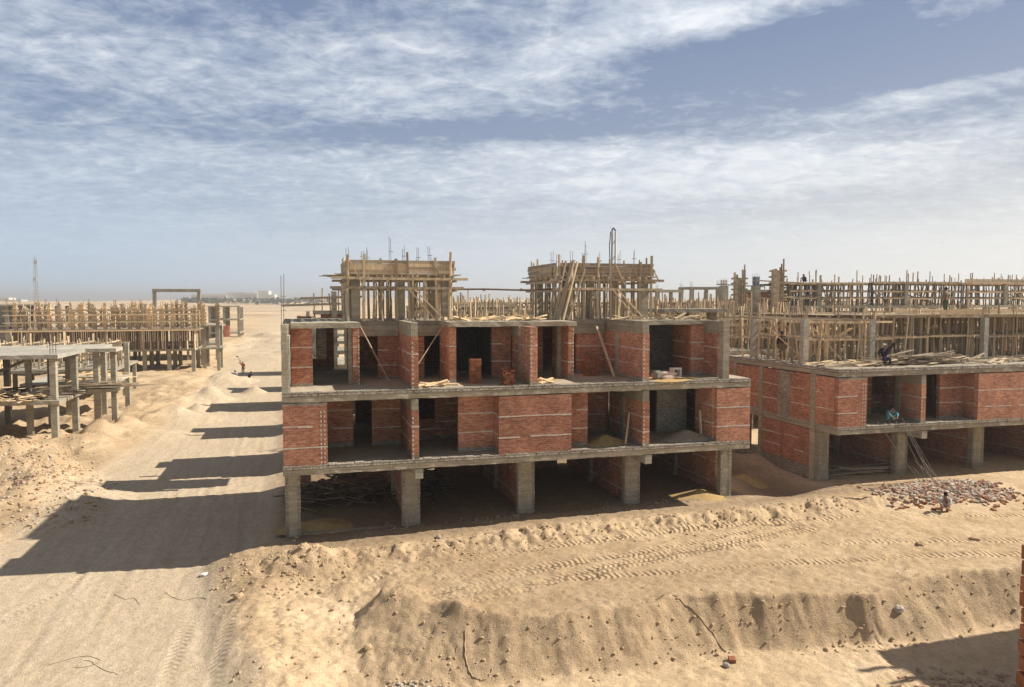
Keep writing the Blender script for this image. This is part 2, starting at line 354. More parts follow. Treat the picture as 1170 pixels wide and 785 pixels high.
def ground_z(x, y):
    dx = x-X0; dy = y-Y0; s = dx*U[0]+dy*U[1]; t = dx*V[0]+dy*V[1]
    d = np.hypot(x, y)
    g = np.interp(s, [-60, -1, 2, 11, 22, 27, 60], [0, 0, 0, .22, .28, .45, .5])
    near = np.exp(-((d/90)**2))
    n1 = fbm(x*.22, y*.22, 3, 4); n2 = fbm(x*1.1, y*1.1, 11, 5, .6); n3 = fbm(x*4.2, y*4.2, 23, 3, .7)
    z = g*1.0
    # pad under the houses stays level, work strip before it drops to the plateau
    front = sst(-1.1, -2.3 + 0.0, t + .35*n2) * sst(-60, -40, s)
    z = z - .32*front*sst(-3, 0, s)
    # crumbly lip along the excavated strip
    lip = np.exp(-((t+1.55+.35*n1)/.55)**2)*sst(-2.0, .5, s)*sst(34, 20, s)
    z = z + lip*(.14 + .16*np.clip(n2, -.3, 1) + .22*np.abs(fbm(x*2.0, y*2.0, 19, 4, .65))) 
    # road on the left
    rs = s + .35*n1
    edgeR = np.interp(t, [-30, -10, 0, 2, 60, 500], [.2, -.7, -2.6, -.6, -.6, -.6]); edgeL = np.interp(t, [-30, 0, 15, 30, 55, 90, 200], [-13.5, -12.3, -11.2, -10.2, -9.6, -11, -12])
    road = sst(edgeR+.7, edgeR-.7, rs)*sst(edgeL-1.0, edgeL+.8, rs)
    zr = np.interp(t, [-30, -14, -6, 4, 30, 60, 110], [-1.7, -1.5, -.85, -.42, -.35, -.3, -.15])
    left = sst(edgeR+1.2, edgeR-1.0, rs)
    z = z*(1-left) + zr*left
    bank = sst(edgeL+.6, edgeL-2.6, rs)*sst(-14, -4, t)
    z = z + bank*(.35 + .25*n1)*sst(160, 90, t)
    # foreground bank
    yc = np.interp(x, CREST_X, CREST_Y) + .35*fbm(x*.9, y*.2, 5, 3); yt = np.interp(x, TOE_X, TOE_Y) + .25*fbm(x*.8, y*.2, 8, 3)
    f = np.clip((y-yt)/np.maximum(yc-yt, .3), -2, 2)
    prof = np.where(f > 1, 1.0, np.clip(f, 0, 1)); prof = prof*.8 + .2*sst(.0, 1., prof)
    wl = sst(-8.9, -5.2, x + .5*n1 + (y-24)*.25)
    low = -1.5 + .1*n1
    zb = low + (np.maximum(z, -.35)-low)*prof
    gent = np.clip((y-20.2)/(28.2-20.2), 0, 1); zg = low + (np.maximum(z, -.35)-low)*gent
    lw = sst(-5.7, -4.2, x + .35*n2 + (24-y)*.12); zb = zg*(1-lw) + zb*lw
    z = z*(1-wl) + zb*wl; wl = wl*lw
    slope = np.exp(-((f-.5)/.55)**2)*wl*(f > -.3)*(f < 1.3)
    gul = fbm(x*2.6 + y*.9, y*.35, 31, 4, .6); z = z + slope*.055*gul + slope*.05*fbm(x*6+y*3.5, y*1.6, 33, 4, .6) + slope*.08*np.abs(fbm(x*1.2, y*1.6, 37, 3))
    z = z + np.exp(-((f-1.05)/.16)**2)*wl*(.06+.10*n2)*(y > yt)
    # mounds
    for (mx, my, r, h) in MOUNDS:
        q = np.hypot(x-mx, y-my)/r + .16*n2; z = z + h*np.clip(1-q, 0, 1)**1.15*np.where(q < 1, 1, 0)
    # rubble ground left of the road
    rough = bank*sst(125, 85, t)*(1-.3*sst(60,80,t))
    z = z + rough*(.34*n2 + .16*np.abs(n3) + .45*fbm(x*.5, y*.5, 44, 4, .6))
    rampz = sst(edgeR-.3, edgeR+.8, rs)*(1-wl*.4)*sst(-1, -2.5, t)*sst(8, 2, s)
    # roughness amplitudes per zone
    amp = .05 + .05*rampz + .03*front*(1-road) + .05*slope
    amp = amp*(1-.72*road)
    z = z + amp*n2*near + (.05*(1-.88*road) + .06*rampz + .15*lip + .025*slope)*n3*near
    # wheel ruts on the road, running along it
    wav = .5*np.sin(t*.11)+.8*fbm(t*.07, t*0, 51, 2)
    rut = 0; rk = .35+1.3*np.clip(fbm(x*.12, y*.12, 91, 3)+.3, 0, 1)
    for c, dpt in ((-2.4,.012),(-4.1,.022),(-6.4,.016),(-8.1,.022)):
        rut = rut - dpt*np.exp(-((rs*(1)-c-wav-.02*c*t*.05)/.16)**2) + .6*dpt*np.exp(-((rs-c-wav-.30-.02*c*t*.05)/.13)**2)
    z = z + rut*road*near*rk
    lug_s = np.zeros_like(z); lug_m = np.zeros_like(z)
    for P in TRACKS:
        dd, pp = polydist(x, y, P)
        mm = np.exp(-(dd/.21)**4)*(.35+.65*np.clip(fbm(x*.35, y*.35, 47, 3)*1.6+.55, 0, 1))
        z = z - mm*.045 + .045*np.exp(-((dd-.34)/.11)**2)*np.clip(n2+.6, 0, 1)
        lug_s = np.where(mm > lug_m, pp + .55*dd, lug_s); lug_m = np.maximum(lug_m, mm)
    # tread marks over the ramp, the lower track and the road
    for P in ([(-6.5,20.3),(-7.6,23.5),(-8.8,26.5),(-9.6,28.5)], [(-5.9,20.2),(-6.6,22.6),(-7.5,25.0)], [(12.5,25.0),(12.0,22.5),(11.5,20)],
              [(-15.2,20),(-13.9,23.2),(-14.6,27.5),(-16.5,33),(-19.5,45)], [(-13.6,20),(-12.5,23.4),(-13.1,27.7),(-14.9,33),(-17.9,45)], [(-9.8,20),(-11.4,27),(-15.2,38),(-21,58)], [(-8.3,19.5),(-9.9,26.8),(-13.6,38),(-19.4,58)], [(-17.5,24),(-16.6,27.5),(-17.4,31.5),(-20,37)]):
        dd, pp = polydist(x, y, P); mm = np.exp(-(dd/.2)**4)*np.clip(fbm(x*.3, y*.3, 49, 3)*1.8+.35, 0, 1)
        z = z - mm*.02 + .014*np.exp(-((dd-.3)/.1)**2)
        lug_s = np.where(mm > lug_m, pp + .55*dd, lug_s); lug_m = np.maximum(lug_m, mm)
    # pit between the two houses
    pit = np.exp(-((s-24.8)/1.9)**2)*sst(-.2, 1.6, t)*sst(12, 9, t); z = z - .35*pit
    # far desert
    far = sst(130, 420, d)
    z = z + far*(fbm(x*.006, y*.006, 61, 4)*2.6 + 1.0)*sst(4000, 1500, d)
    z = z + sst(105, 160, y)*sst(260, 170, y)*np.exp(-((x+44)/34)**2)*(1.0+2.4*np.abs(fbm(x*.05, y*.08, 66, 4)) + .8*fbm(x*.2, y*.2, 67, 3))
    ridge = sst(850, 1350, d)*sst(3200, 2000, d)
    z = z + ridge*(4.0 + 9.0*np.clip(fbm(x*.0022+2, y*.0022, 71, 5, .55)+.25, 0, 2) + 6*np.exp(-((x+360)/240)**2))
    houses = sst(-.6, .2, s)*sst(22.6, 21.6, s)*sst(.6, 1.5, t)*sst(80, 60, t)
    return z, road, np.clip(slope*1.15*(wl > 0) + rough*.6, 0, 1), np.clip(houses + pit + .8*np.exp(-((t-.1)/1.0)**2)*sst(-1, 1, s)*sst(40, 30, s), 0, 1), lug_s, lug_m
def gz(x, y):
    return float(ground_z(np.array([float(x)]), np.array([float(y)]))[0][0])
def lz(s, t):
    p = l2w(s, t); return gz(p[0], p[1])
def axis(parts):
    out = []
    for a, b, st in parts: out += list(np.arange(a, b, st))
    return np.array(out)
def make_ground():
    xs = np.concatenate([-np.geomspace(6000, 75, 70), axis([(-74, -40, .55), (-40, -26, .2), (-26, 21, .085), (21, 32, .16), (32, 75, .7)]), np.geomspace(76, 6000, 60)])
    ys = np.concatenate([[-60, -30, -10, 0, 8, 13, 16], axis([(17, 19.5, .2), (19.5, 33.5, .075), (33.5, 46, .14), (46, 62, .3), (62, 115, .45), (115, 130, .8), (130, 265, 1.5), (265, 300, 5.0)]), np.geomspace(303, 7000, 90)])
    gx, gy = np.meshgrid(xs, ys); sh = gx.shape
    z, road, slope, dark, lug_s, lug_m = ground_z(gx.ravel(), gy.ravel())
    n = gx.size; co = np.empty((n, 3), np.float32); co[:, 0] = gx.ravel(); co[:, 1] = gy.ravel(); co[:, 2] = z
    me = bpy.data.meshes.new('ground'); me.vertices.add(n); me.vertices.foreach_set('co', co.ravel())
    nx = sh[1]; ny = sh[0]
    i = np.arange((ny-1)*(nx-1)); r = i//(nx-1); c = i % (nx-1); a = r*nx+c
    q = np.stack([a, a+1, a+nx+1, a+nx], 1).astype(np.int32)
    me.loops.add(q.size); me.loops.foreach_set('vertex_index', q.ravel())
    me.polygons.add(len(q)); me.polygons.foreach_set('loop_start', np.arange(0, q.size, 4, dtype=np.int32)); me.polygons.foreach_set('loop_total', np.full(len(q), 4, np.int32))
    me.update(calc_edges=True); me.polygons.foreach_set('use_smooth', np.ones(len(q), bool))
    for nm, arr in (('road', road), ('slope', slope), ('house_dark', dark), ('lug_s', lug_s), ('lug_m', lug_m)):
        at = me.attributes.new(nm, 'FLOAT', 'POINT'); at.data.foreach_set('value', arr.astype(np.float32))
    m, nt, b = new_mat('desert_sand')
    pos = nd(nt, 'ShaderNodeNewGeometry').outputs['Position']
    att = {k: nd(nt, 'ShaderNodeAttribute', attribute_name=k).outputs['Fac'] for k in ('road', 'slope', 'house_dark', 'lug_s', 'lug_m')}
    loc = mapping(nt, pos, (1,1,1), (0,0,-TH))
    n1 = noise(nt, pos, .35, 8, .65); n2 = noise(nt, pos, 3.0, 8, .7); n3 = noise(nt, pos, 22, 4, .7); nf = noise(nt, pos, .012, 6, .6)
    base = ramp(nt, n1, [(.3, (.445,.33,.205)), (.5, (.53,.402,.258)), (.7, (.60,.472,.32))])
    base = mix(nt, base, ramp(nt, nf, [(.35, (.88,.86,.84)), (.65, (1.08,1.07,1.06))]), 1.0, 'MULTIPLY')
    far1 = noise(nt, mapping(nt, pos, (.004, .012, 1)), 1.0, 7, .62)
    base = mix(nt, base, ramp(nt, far1, [(.35, (.74,.72,.72)), (.5, (1,1,1)), (.65, (1.2,1.22,1.26))]), 1.0, 'MULTIPLY')
    streak = noise(nt, mapping(nt, loc, (1.0, .13, 1)), 1.0, 7, .68, 1.5)
    fine = noise(nt, mapping(nt, loc, (2.6, .5, 1)), 1.0, 6, .7, 2.5)
    rd = ramp(nt, streak, [(.28, (.45,.36,.25)), (.5, (.51,.416,.297)), (.72, (.57,.477,.352))])
    rd = mix(nt, rd, ramp(nt, fine, [(.3, (.93,.925,.92)), (.7, (1.05,1.05,1.05))]), .8, 'MULTIPLY')
    col = mix(nt, base, rd, att['road'])
    col = mix(nt, col, (.37,.272,.172), ramp(nt, att['slope'], [(.15, (0,0,0)), (.9, (.8,)*3)]))  # shade of the bank face put into the colour; also tints the rubble ground
    col = mix(nt, col, (.21,.155,.105), ramp(nt, att['house_dark'], [(.1, (0,0,0)), (1, (.8,)*3)]))  # darker brown under the houses, in the pit and along their front
    col = mix(nt, col, ramp(nt, n2, [(.25, (.80,.78,.76)), (.5, (1.03,1.03,1.03)), (.75, (1.2,1.2,1.19))]), .9, 'MULTIPLY')
    col = mix(nt, col, ramp(nt, n3, [(.25, (.80,.79,.78)), (.75, (1.25,1.25,1.25))]), .9, 'MULTIPLY')
    n5 = noise(nt, pos, 9, 6, .75)
    col = mix(nt, col, ramp(nt, n5, [(.3, (.84,.82,.80)), (.5, (1.03,1.03,1.03)), (.72, (1.18,1.18,1.17))]), .85, 'MULTIPLY')
    vor = nd(nt, 'ShaderNodeTexVoronoi', Scale=4.5); nt.links.new(pos, vor.inputs['Vector'])
    speck = ramp(nt, vor.outputs['Distance'], [(.05, (.6,)*3), (.09, (0,0,0))])
    col = mix(nt, col, (.34,.265,.19), speck)
    nt.links.new(col, b.inputs['Base Color']); b.inputs['Roughness'].default_value = 1.0; b.inputs['Specular IOR Level'].default_value = .08
    s1 = nd(nt, 'ShaderNodeMath', operation='ADD'); nt.links.new(n2, s1.inputs[0])
    s2 = nd(nt, 'ShaderNodeMath', operation='MULTIPLY'); nt.links.new(n3, s2.inputs[0]); s2.inputs[1].default_value = .45
    nt.links.new(s2.outputs[0], s1.inputs[1])
    s3 = nd(nt, 'ShaderNodeMath', operation='MULTIPLY_ADD'); lg = nd(nt, 'ShaderNodeMath', operation='MULTIPLY'); nt.links.new(att['lug_s'], lg.inputs[0]); lg.inputs[1].default_value = 2*math.pi/.24
    ls = nd(nt, 'ShaderNodeMath', operation='SINE'); nt.links.new(lg.outputs[0], ls.inputs[0])
    lh = nd(nt, 'ShaderNodeMath', operation='MULTIPLY'); nt.links.new(ls.outputs[0], lh.inputs[0]); lh.inputs[1].default_value = .42; nt.links.new(lh.outputs[0], s3.inputs[0]); nt.links.new(att['lug_m'], s3.inputs[1]); nt.links.new(s1.outputs[0], s3.inputs[2])
    bump(nt, b, s3.outputs[0], .8, .10)
    me.materials.append(m)
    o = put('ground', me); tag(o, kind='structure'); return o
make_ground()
# ------------------------------------------------------------------ houses
PITCH = 5.4
def villa_mid(par, z1=3.35, z2=5.92, fin=4.1, depth=10.4):
    """first floor: panels, fin walls and recesses; local coordinates (s,t,z)"""
    H = z2
    def P(*a, **k): return wall(par, *a, **k)
    # end panel, fin, deep panel, box panel ... as the photo shows them
    P(0.02, 1.77, .0, .25, z1-.15, H-.1, bands=2, tooth=[(1.52, 0, .05), (1.66, 0, .05)])
    solidbox('lintel', par, 'block', .02, 1.77, .003, .247, H-.098, H-.003)
    P(5.24, 5.55, 0, fin, z1, H-.5, bands=2, tooth=[(5.30, 0, .07)])
    rough_box('beam', par, 'conc', 5.25, 5.54, .01, fin, H-.5, H-.002)
    P(7.46, 9.06, 1.0, 1.22, z1, H-.02, bands=2)
    P(9.06, 9.28, .25, 1.22, z1, H-.02, bands=2)
    P(9.06, 12.43, 0, .25, z1-.15, H-.02, bands=2)
    P(12.43, 13.5, .75, 1.0, z1, H-.02, bands=2)
    P(12.21, 12.43, .25, 1.0, z1, H-.02, bands=2, base=False)
    P(15.93, 16.27, 0, 3.9, z1, H-.5, bands=2, tooth=[(15.99, 0, .07)])
    rough_box('beam', par, 'conc', 15.94, 16.26, .01, 3.9, H-.5, H-.002)
    rough_box('column', par, 'conc', 15.86, 15.93, 2.0, 2.4, z1, H-.5)
    P(19.78, 21.58, 0, .25, z1-.15, H-.02, bands=2)
    P(19.70, 19.92, .25, 1.9, z1, H-.02, bands=2)
    # recess backs
    P(0.3, 3.05, 3.6, 3.8, z1, H-.02, bands=2); P(3.9, 5.24, 3.6, 3.8, z1, H-.02, bands=2)
    P(5.55, 7.2, 4.4, 4.6, z1, z1+1.0, bands=1); P(7.0, 9.06, 4.4, 4.6, z1, H-.02, bands=2)
    P(13.3, 15.9, 4.4, 4.6, z1, H-.02, bands=2)
    P(16.27, 18.3, 4.2, 4.4, z1, H-.02, bands=2); wall(par, 18.3, 20.0, 3.3, 3.5, z1, H-.02, 'block', 0)
    P(21.3, 21.55, .25, depth, z1, H-.02, bands=2); P(.02, .25, .25, depth, z1, H-.02, bands=2)
    for x in (5.3, 10.75, 16.1): P(x-.11, x+.11, 4.7, depth, z1, H-.02, bands=0)
    for a, b in ((.3, 2.2), (3.6, 8.0), (9.4, 13.0), (14.5, 18.0), (19.0, 21.2)): P(a, b, depth-.25, depth, z1, H-.02, bands=0)
def villa_ground(par, zt=2.92, depth=10.4, cols=(.35, 5.4, 10.75, 16.1, 21.2), ct=1.6, z0=-.6, side=True):
    for i, x in enumerate(cols):
        w = .31 if i in (0, len(cols)-1) else .40
        colm = rough_box('column', par, 'conc', x-w, x+w, ct-.17, ct+.17, z0, zt)
        for sx in (-1, 1):
            mb = MB()
            for k in range(28):
                zz = z0+.5+k*.125
                if zz > zt-.1: break
                mb.box(x+sx*(w-.07)-.06, x+sx*(w-.07)+.06, ct-.182, ct-.16, zz, zz+R.uniform(.09,.12))
            mb.build('rough_edge', M['block'], colm)
        if 0 < i: wall(par, x-.12, x+.12, ct+.6, depth, -.3, zt, bands=2)
        rough_box('column', par, 'conc', x-.3, x+.3, 6.2, 6.55, z0, zt)
    for x in cols[1:-1:2]: rough_box('beam', par, 'concpale', x-.02, x+.32, .02, 1.42, zt-.42, zt-.002)
    solidbox('sill', par, 'block', cols[0]+.31, cols[-1]-.31, ct-.05, ct+.12, -.3, .07)
    for a, b in ((.5, 1.2), (2.6, 6.3), (8.0, 10.6), (11, 15.3), (16.5, 19.2), (19.9, 21.0)):
        wall(par, a, b, depth-.25, depth, -.3, zt, bands=0)
def slabs(par, z, L=21.6, depth=10.5, name='floor_slab'):
    sl = slab(par, 0, L, 0, depth, z-.40, z-.17, name)
    slab(sl, .26, L-.02, .27, depth-.02, z-.168, z, 'floor_screed', 'floor')
    mb = MB(); n = 60
    for i in range(n):
        xa, xb = L*i/n, L*(i+1)/n; j = R.uniform(-.012, .012)
        mb.box(xa, xb-.004, -.022+j*1.6, .258, z-.168, z+R.uniform(-.02, .025), 0, (0, 0))
    for i in range(26): mb.box(.0, .25, .26+.39*i, .26+.39*i+.386, z-.168, z+R.uniform(-.02, .02))
    mb.build('edge_kerb', M['kerb'], sl)
# ---- main house
main = thing('unfinished_house', 'near three storey red brick house shell carrying two timber formwork boxes', 'building', l2w(0, 0, 0))
villa_ground(main)
slabs(main, 3.35); villa_mid(main)
slabs(main, 6.35)
ZR = 9.12
def main_top(par):
    z1, H = 6.35, 8.9
    def P(*a, **k): return wall(par, *a, **k)
    # left fin with column end
    rough_box('column', par, 'conc', .0, .24, .12, .75, z1-.1, ZR)
    rough_box('column', par, 'concpale', .243, .34, .2, .75, z1-.1, ZR-.45)
    P(.02, .24, .75, 4.4, z1, H-.35, bands=2); rough_box('beam', par, 'conc', .0, .30, .75, 2.0, H-.35, ZR-.02)
    P(.36, 1.26, 2.2, 2.42, z1, H-.02, bands=2)
    P(1.04, 1.26, 2.42, 4.4, z1, H-.02, 'darkblock', 0)
    P(2.98, 3.26, 2.2, 4.4, z1, H-.02, bands=2, tooth=[(3.24, 2.2, .05)]); rough_box('column', par, 'conc', 2.80, 2.975, 2.5, 2.8, z1, H-.003)
    # recess one
    P(4.3, 5.24, 4.4, 4.6, z1, H-.5, bands=2); P(3.26, 4.3, 4.4, 4.6, z1+2.05, H-.5, bands=0, base=False)
    P(5.24, 5.55, .02, 4.4, z1, H-.35, bands=2, tooth=[(5.30, .02, .06)]); rough_box('beam', par, 'conc', 5.25, 5.54, .1, 4.38, H-.35, ZR+.03)
    rough_box('beam', par, 'conc', 3.27, 5.24, 4.35, 4.62, H-.5, H-.003)
    # recess two
    P(5.55, 6.5, 4.4, 4.6, z1, H-.5, bands=2); P(6.5, 7.25, 4.4, 4.6, z1+2.05, H-.5, bands=0, base=False)
    rough_box('beam', par, 'conc', 5.55, 7.25, 4.35, 4.62, H-.5, H-.003)
    P(7.25, 7.57, 1.95, 4.4, z1, H-.02, bands=2)
    # bay two: opening, panel and free fin
    P(9.5, 10.45, 3.0, 3.2, z1, H-.02, bands=2)
    P(7.7, 8.3, 7.2, 7.4, z1, H-.02, 'darkblock', 0); P(8.0, 10.4, 6.2, 6.4, z1, H-.02, 'darkblock', 0); P(9.5, 9.7, 3.2, 6.0, z1, H-.02, 'darkblock', 0)
    P(10.5, 10.84, .05, 1.55, z1, H+.02, bands=2, tooth=[(10.55, .05, .07)]); P(10.5, 10.72, 1.85, 3.0, z1, H-.45, bands=2)
    rough_box('column', par, 'conc', 10.47, 10.8, 1.55, 1.85, z1, H-.45); rough_box('beam', par, 'conc', 10.45, 10.82, 1.58, 3.0, H-.45, H-.004)
    # bay three
    P(13.0, 13.27, 2.0, 4.4, z1, H-.02, bands=2, tooth=[(13.24, 2.0, .06)]); rough_box('column', par, 'conc', 12.8, 12.995, 3.0, 3.35, z1, H-.003)
    P(11.3, 12.9, 5.6, 5.8, z1, H-.02, bands=1); P(14.4, 15.9, 4.6, 4.8, z1, H-.5, bands=2); P(13.27, 14.4, 4.6, 4.8, z1+2.05, H-.5, bands=0, base=False)
    rough_box('beam', par, 'conc', 13.28, 15.9, 4.5, 4.79, H-.5, H-.003)
    P(15.92, 16.26, .05, 2.7, z1, H-.35, bands=2, tooth=[(15.98, .05, .07)]); P(15.92, 16.2, 3.1, 4.6, z1, H-.35, bands=2)
    rough_box('column', par, 'conc', 15.86, 16.2, 2.7, 3.1, z1, H-.35); rough_box('beam', par, 'conc', 15.93, 16.25, .1, 4.5, H-.35, ZR+.02)
    # bay four
    P(16.26, 16.6, 2.0, 2.25, z1, H-.02, bands=2)
    P(16.6, 19.6, 3.9, 4.1, z1, H-.02, 'darkblock', 0); P(19.48, 19.68, 2.2, 3.9, z1, H-.02, bands=2); P(19.48, 20.2, 2.0, 2.2, z1, H-.02, bands=2)
    P(20.2, 20.42, .72, 2.0, z1, H-.4, bands=2); rough_box('beam', par, 'conc', 20.16, 20.45, .5, 2.0, H-.4, ZR-.03)
    rough_box('column', par, 'conc', 20.13, 20.47, .1, .5, z1-.1, ZR)
    # inside
    for x in (5.4, 10.7, 16.1): P(x-.11, x+.11, 4.8, 10.2, z1, H-.02, bands=0)
    P(.05, .27, 6.6, 10.2, z1, H-.02, bands=0); P(20.2, 20.42, 2.2, 10.2, z1, H-.02, bands=0)
    for a, b in ((.3, .9), (2.1, 2.5), (3.2, 9.4), (10.4, 15.2), (16.2, 20.2)): P(a, b, 10.0, 10.2, z1, H-.02, bands=0)
    P(.4, 2.2, 10.0, 10.2, z1, z1+.6, bands=0)
    for i, (a, b, c, d) in enumerate(((.0, 20.5, 4.4, 10.3), (.36, 3.3, 1.9, 4.4), (7.2, 13.32, 1.72, 4.4), (16.3, 20.5, 1.85, 4.4))):
        slab(par, a, b, c, d, H, ZR-.004*i, 'roof_slab', 'conc')
    rebars(par, .12, .45, ZR, 1.9, 2, .2, .3, 5)
    # tower columns
    for x, y in ((3.3, 4.6), (5.35, 4.6), (7.6, 4.6), (3.3, 8.8), (7.6, 8.8), (13.7, 4.7), (15.9, 6.6), (18.2, 4.8), (13.7, 8.8), (18.2, 8.8)):
        rough_box('column', par, 'conc', x-.2, x+.2, y-.15, y+.15, ZR-.003, ZR+2.2)
main_top(main)
# ---- roof formwork boxes
def roof_box(label, s0, s1, t0, t1, seed, lean_left):
    r = random.Random(seed)
    o = thing('roof_formwork', label, 'formwork', l2w(s0, t0, ZR)); L = s1-s0; D = t1-t0; zt = 2.05
    n = int(L/.95)
    for row, (yy, dens) in enumerate(((-.05, n+2), (.5, n+3), (1.4, n+3), (2.3, n+2), (3.2, n+3), (D-.3, n+3), (D+.1, n))):
        for i in range(dens+1):
            x = L*i/dens + r.uniform(-.12, .12)
            tall = (row in (0, 6)) and r.random() < .75
            prop(o, x, yy - (.17 if row == 0 else 0) + r.uniform(-.05, .05), 0, zt + (r.uniform(.85, 1.25) if tall else 0), 'new' if r.random() < .45 and row in (2,3,4) else 'old', .012, 1.55 if row == 0 else 1.0, rnd=r)
    for j in range(5):
        for x in (-.1, L+.1): prop(o, x, D*(j+.5)/5, 0, zt + r.uniform(.2, 1.2), 'old', .015, 1.1, rnd=r)
    # ledgers
    for z, e in ((1.55, .7), (2.0, .6)):
        for k in range(2):
            a, b = (-e*(1 if lean_left else .6)+r.uniform(-.3,.2), L*.55) if k == 0 else (L*.45, L+e+r.uniform(-.2,.3))
            beam(o, (a, -.31-.05*k, z+r.uniform(-.03,.03)), (b, -.31-.05*k, z+r.uniform(-.03,.03)), .07, .12, 'timberold')
        beam(o, (-.14, -.9, z-.1), (-.14, D+.6, z-.08), .07, .12, 'timberold'); beam(o, (L+.14, -.6, z-.1), (L+.14, D+.7, z-.08), .07, .12, 'timberold')
        beam(o, (-.6, D+.2, z), (L+.7, D+.2, z), .07, .12, 'timberold')
    # deck joists sticking out and jagged boards
    for i in range(13):
        x = L*i/12 + r.uniform(-.1,.1); beam(o, (x, -.35-r.random()*.3, zt+.06), (x, D+.4, zt+.06), .06, .1, 'timberold', 'joist')
    for i in range(14):
        y = D*i/13; a = r.uniform(.3, 1.35) if lean_left else r.uniform(.2, .7); b = r.uniform(.1, .6) if lean_left else r.uniform(.2, 1.1); beam(o, (-a, y, zt+.14+r.uniform(-.0,.02)), (L+b, y+r.uniform(-.1,.1), zt+.14+r.uniform(-.0,.02)), .18, .04, 'timberold', 'deck_board')
    # side shutters made of three planks with butt joints
    for (p, q) in (((0, -.12), (L, -.12)), ((0, D+.12), (L, D+.12)), ((-.12, -.1), (-.12, D+.1)), ((L+.12, -.1), (L+.12, D+.1))):
        mb = MB(); d = Vector((q[0]-p[0], q[1]-p[1], 0))
        for k in range(4):
            x = 0.0
            while x < .99:
                x2 = min(1.0, x + r.uniform(.35, .6)); x2 = 1.0 if x2 > .9 else x2
                off = r.uniform(-.02, .02)
                pa = Vector((p[0], p[1], 0)) + d*x; pb = Vector((p[0], p[1], 0)) + d*x2
                nrm = Vector((-d.y, d.x, 0)).normalized()*off
                e = r.uniform(-.0, .35) if x2 == 1.0 else 0
                mb.bar(pa+nrm+Vector((0,0,zt+.27+.155*k)), pb+nrm+d.normalized()*e+Vector((0,0,zt+.27+.155*k+r.uniform(-.01,.01))), .035, .148)
                x = x2
        mb.build('shutter_board', M['timberold'] if r.random() < .8 else M['timber'], o)
    # diagonal struts to the shutters and braces
    for i in range(n+1):
        x = L*i/n + r.uniform(-.1, .1)
        if i % 2 == 0 or not lean_left: beam(o, (x, -.24, zt+.75), (x+r.uniform(.35, .6), -.30, zt-.15+r.uniform(-.3,.1)), .05, .05, 'timber', 'strut')
    for (a, b) in (((L*.55, 1.6), (L*.82, .05)), ((L*.62, 1.5), (L*.9, .1))):
        beam(o, (a[0], -.36, a[1]), (b[0], -.42, b[1]), .07, .07, 'timber', 'brace')
    for i in range(9):
        x = L*(i+.3)/9; rebars(o, x, r.uniform(.2, D-.2), zt+.4, r.uniform(.7, 1.3) if i != 4 else 1.7, 2, .2, .2, seed+i)
    return o
roof_box('timber formwork box on the near house roof with ragged boards sticking out left', 3.0, 7.85, 4.45, 8.9, 21, True)
roof_box('timber formwork box on the near house roof with poles leaning on its left side', 13.35, 18.35, 4.5, 9.0, 34, False)
LEANS = [('thin brown pole leaning outermost left on the right roof formwork', 12.75, 13.2, 2.6), ('straight pole leaning second from the left on the right roof formwork', 12.95, 13.65, 2.95), ('dark pole in the middle of those leaning on the right roof formwork', 13.1, 13.95, 2.85),
         ('long pole leaning fourth from the left on the right roof formwork', 13.22, 14.1, 3.0), ('pale pole leaning second from the right on the right roof formwork', 13.4, 14.2, 2.9), ('shorter pole leaning nearest the front boards of the right roof formwork', 13.7, 14.6, 2.55)]
for lb, a, b, h in LEANS:
    mb = MB(); mb.bar((0, 0, 0), (b-a, .12, h), .085, .085); mb.bar((0, 0, .001), (-.01, 0, .02), .08, .08)
    one('leaning_pole', mb, M['timberold'], lb, 'pole', l2w(a, 4.0+R.uniform(-.12,.12), ZR), TH, 'poles leaning on the roof formwork')
mb = MB(); mb.tube([(0,0,0), (1.7,.02,.02), (3.6,.0,-.02), (5.2,0,.03)], .045, 7)
for x in (1.7, 3.6): mb.tube([(x-.06,0.01,.0), (x+.06,.01,.0)], .065, 7)
one('scaffold_tube', mb, M['rebar'], 'long horizontal pole bridging the gap between the two roof formwork boxes', 'tube', l2w(7.75, 4.32, ZR+1.50), TH)
# ---- right house
ZB = .2
right = thing('unfinished_house', 'red brick house shell on the right with a worker sitting on its roof edge', 'building', l2w(27.3, .85, ZB))
villa_ground(right, cols=(.35, 5.4, 10.75, 16.1, 21.2), z0=-.9)
slabs(right, 3.35); villa_mid(right, fin=1.45); rough_box('column', right, 'conc', 5.2, 5.5, 1.46, 1.78, 3.35, 5.9); slabs(right, 6.35)
wall(right, 5.9, 6.3, 2.4, 2.6, 3.35, 5.9, bands=2); wall(right, 9.4, 9.6, .25, 2.2, 3.35, 5.9, bands=2)
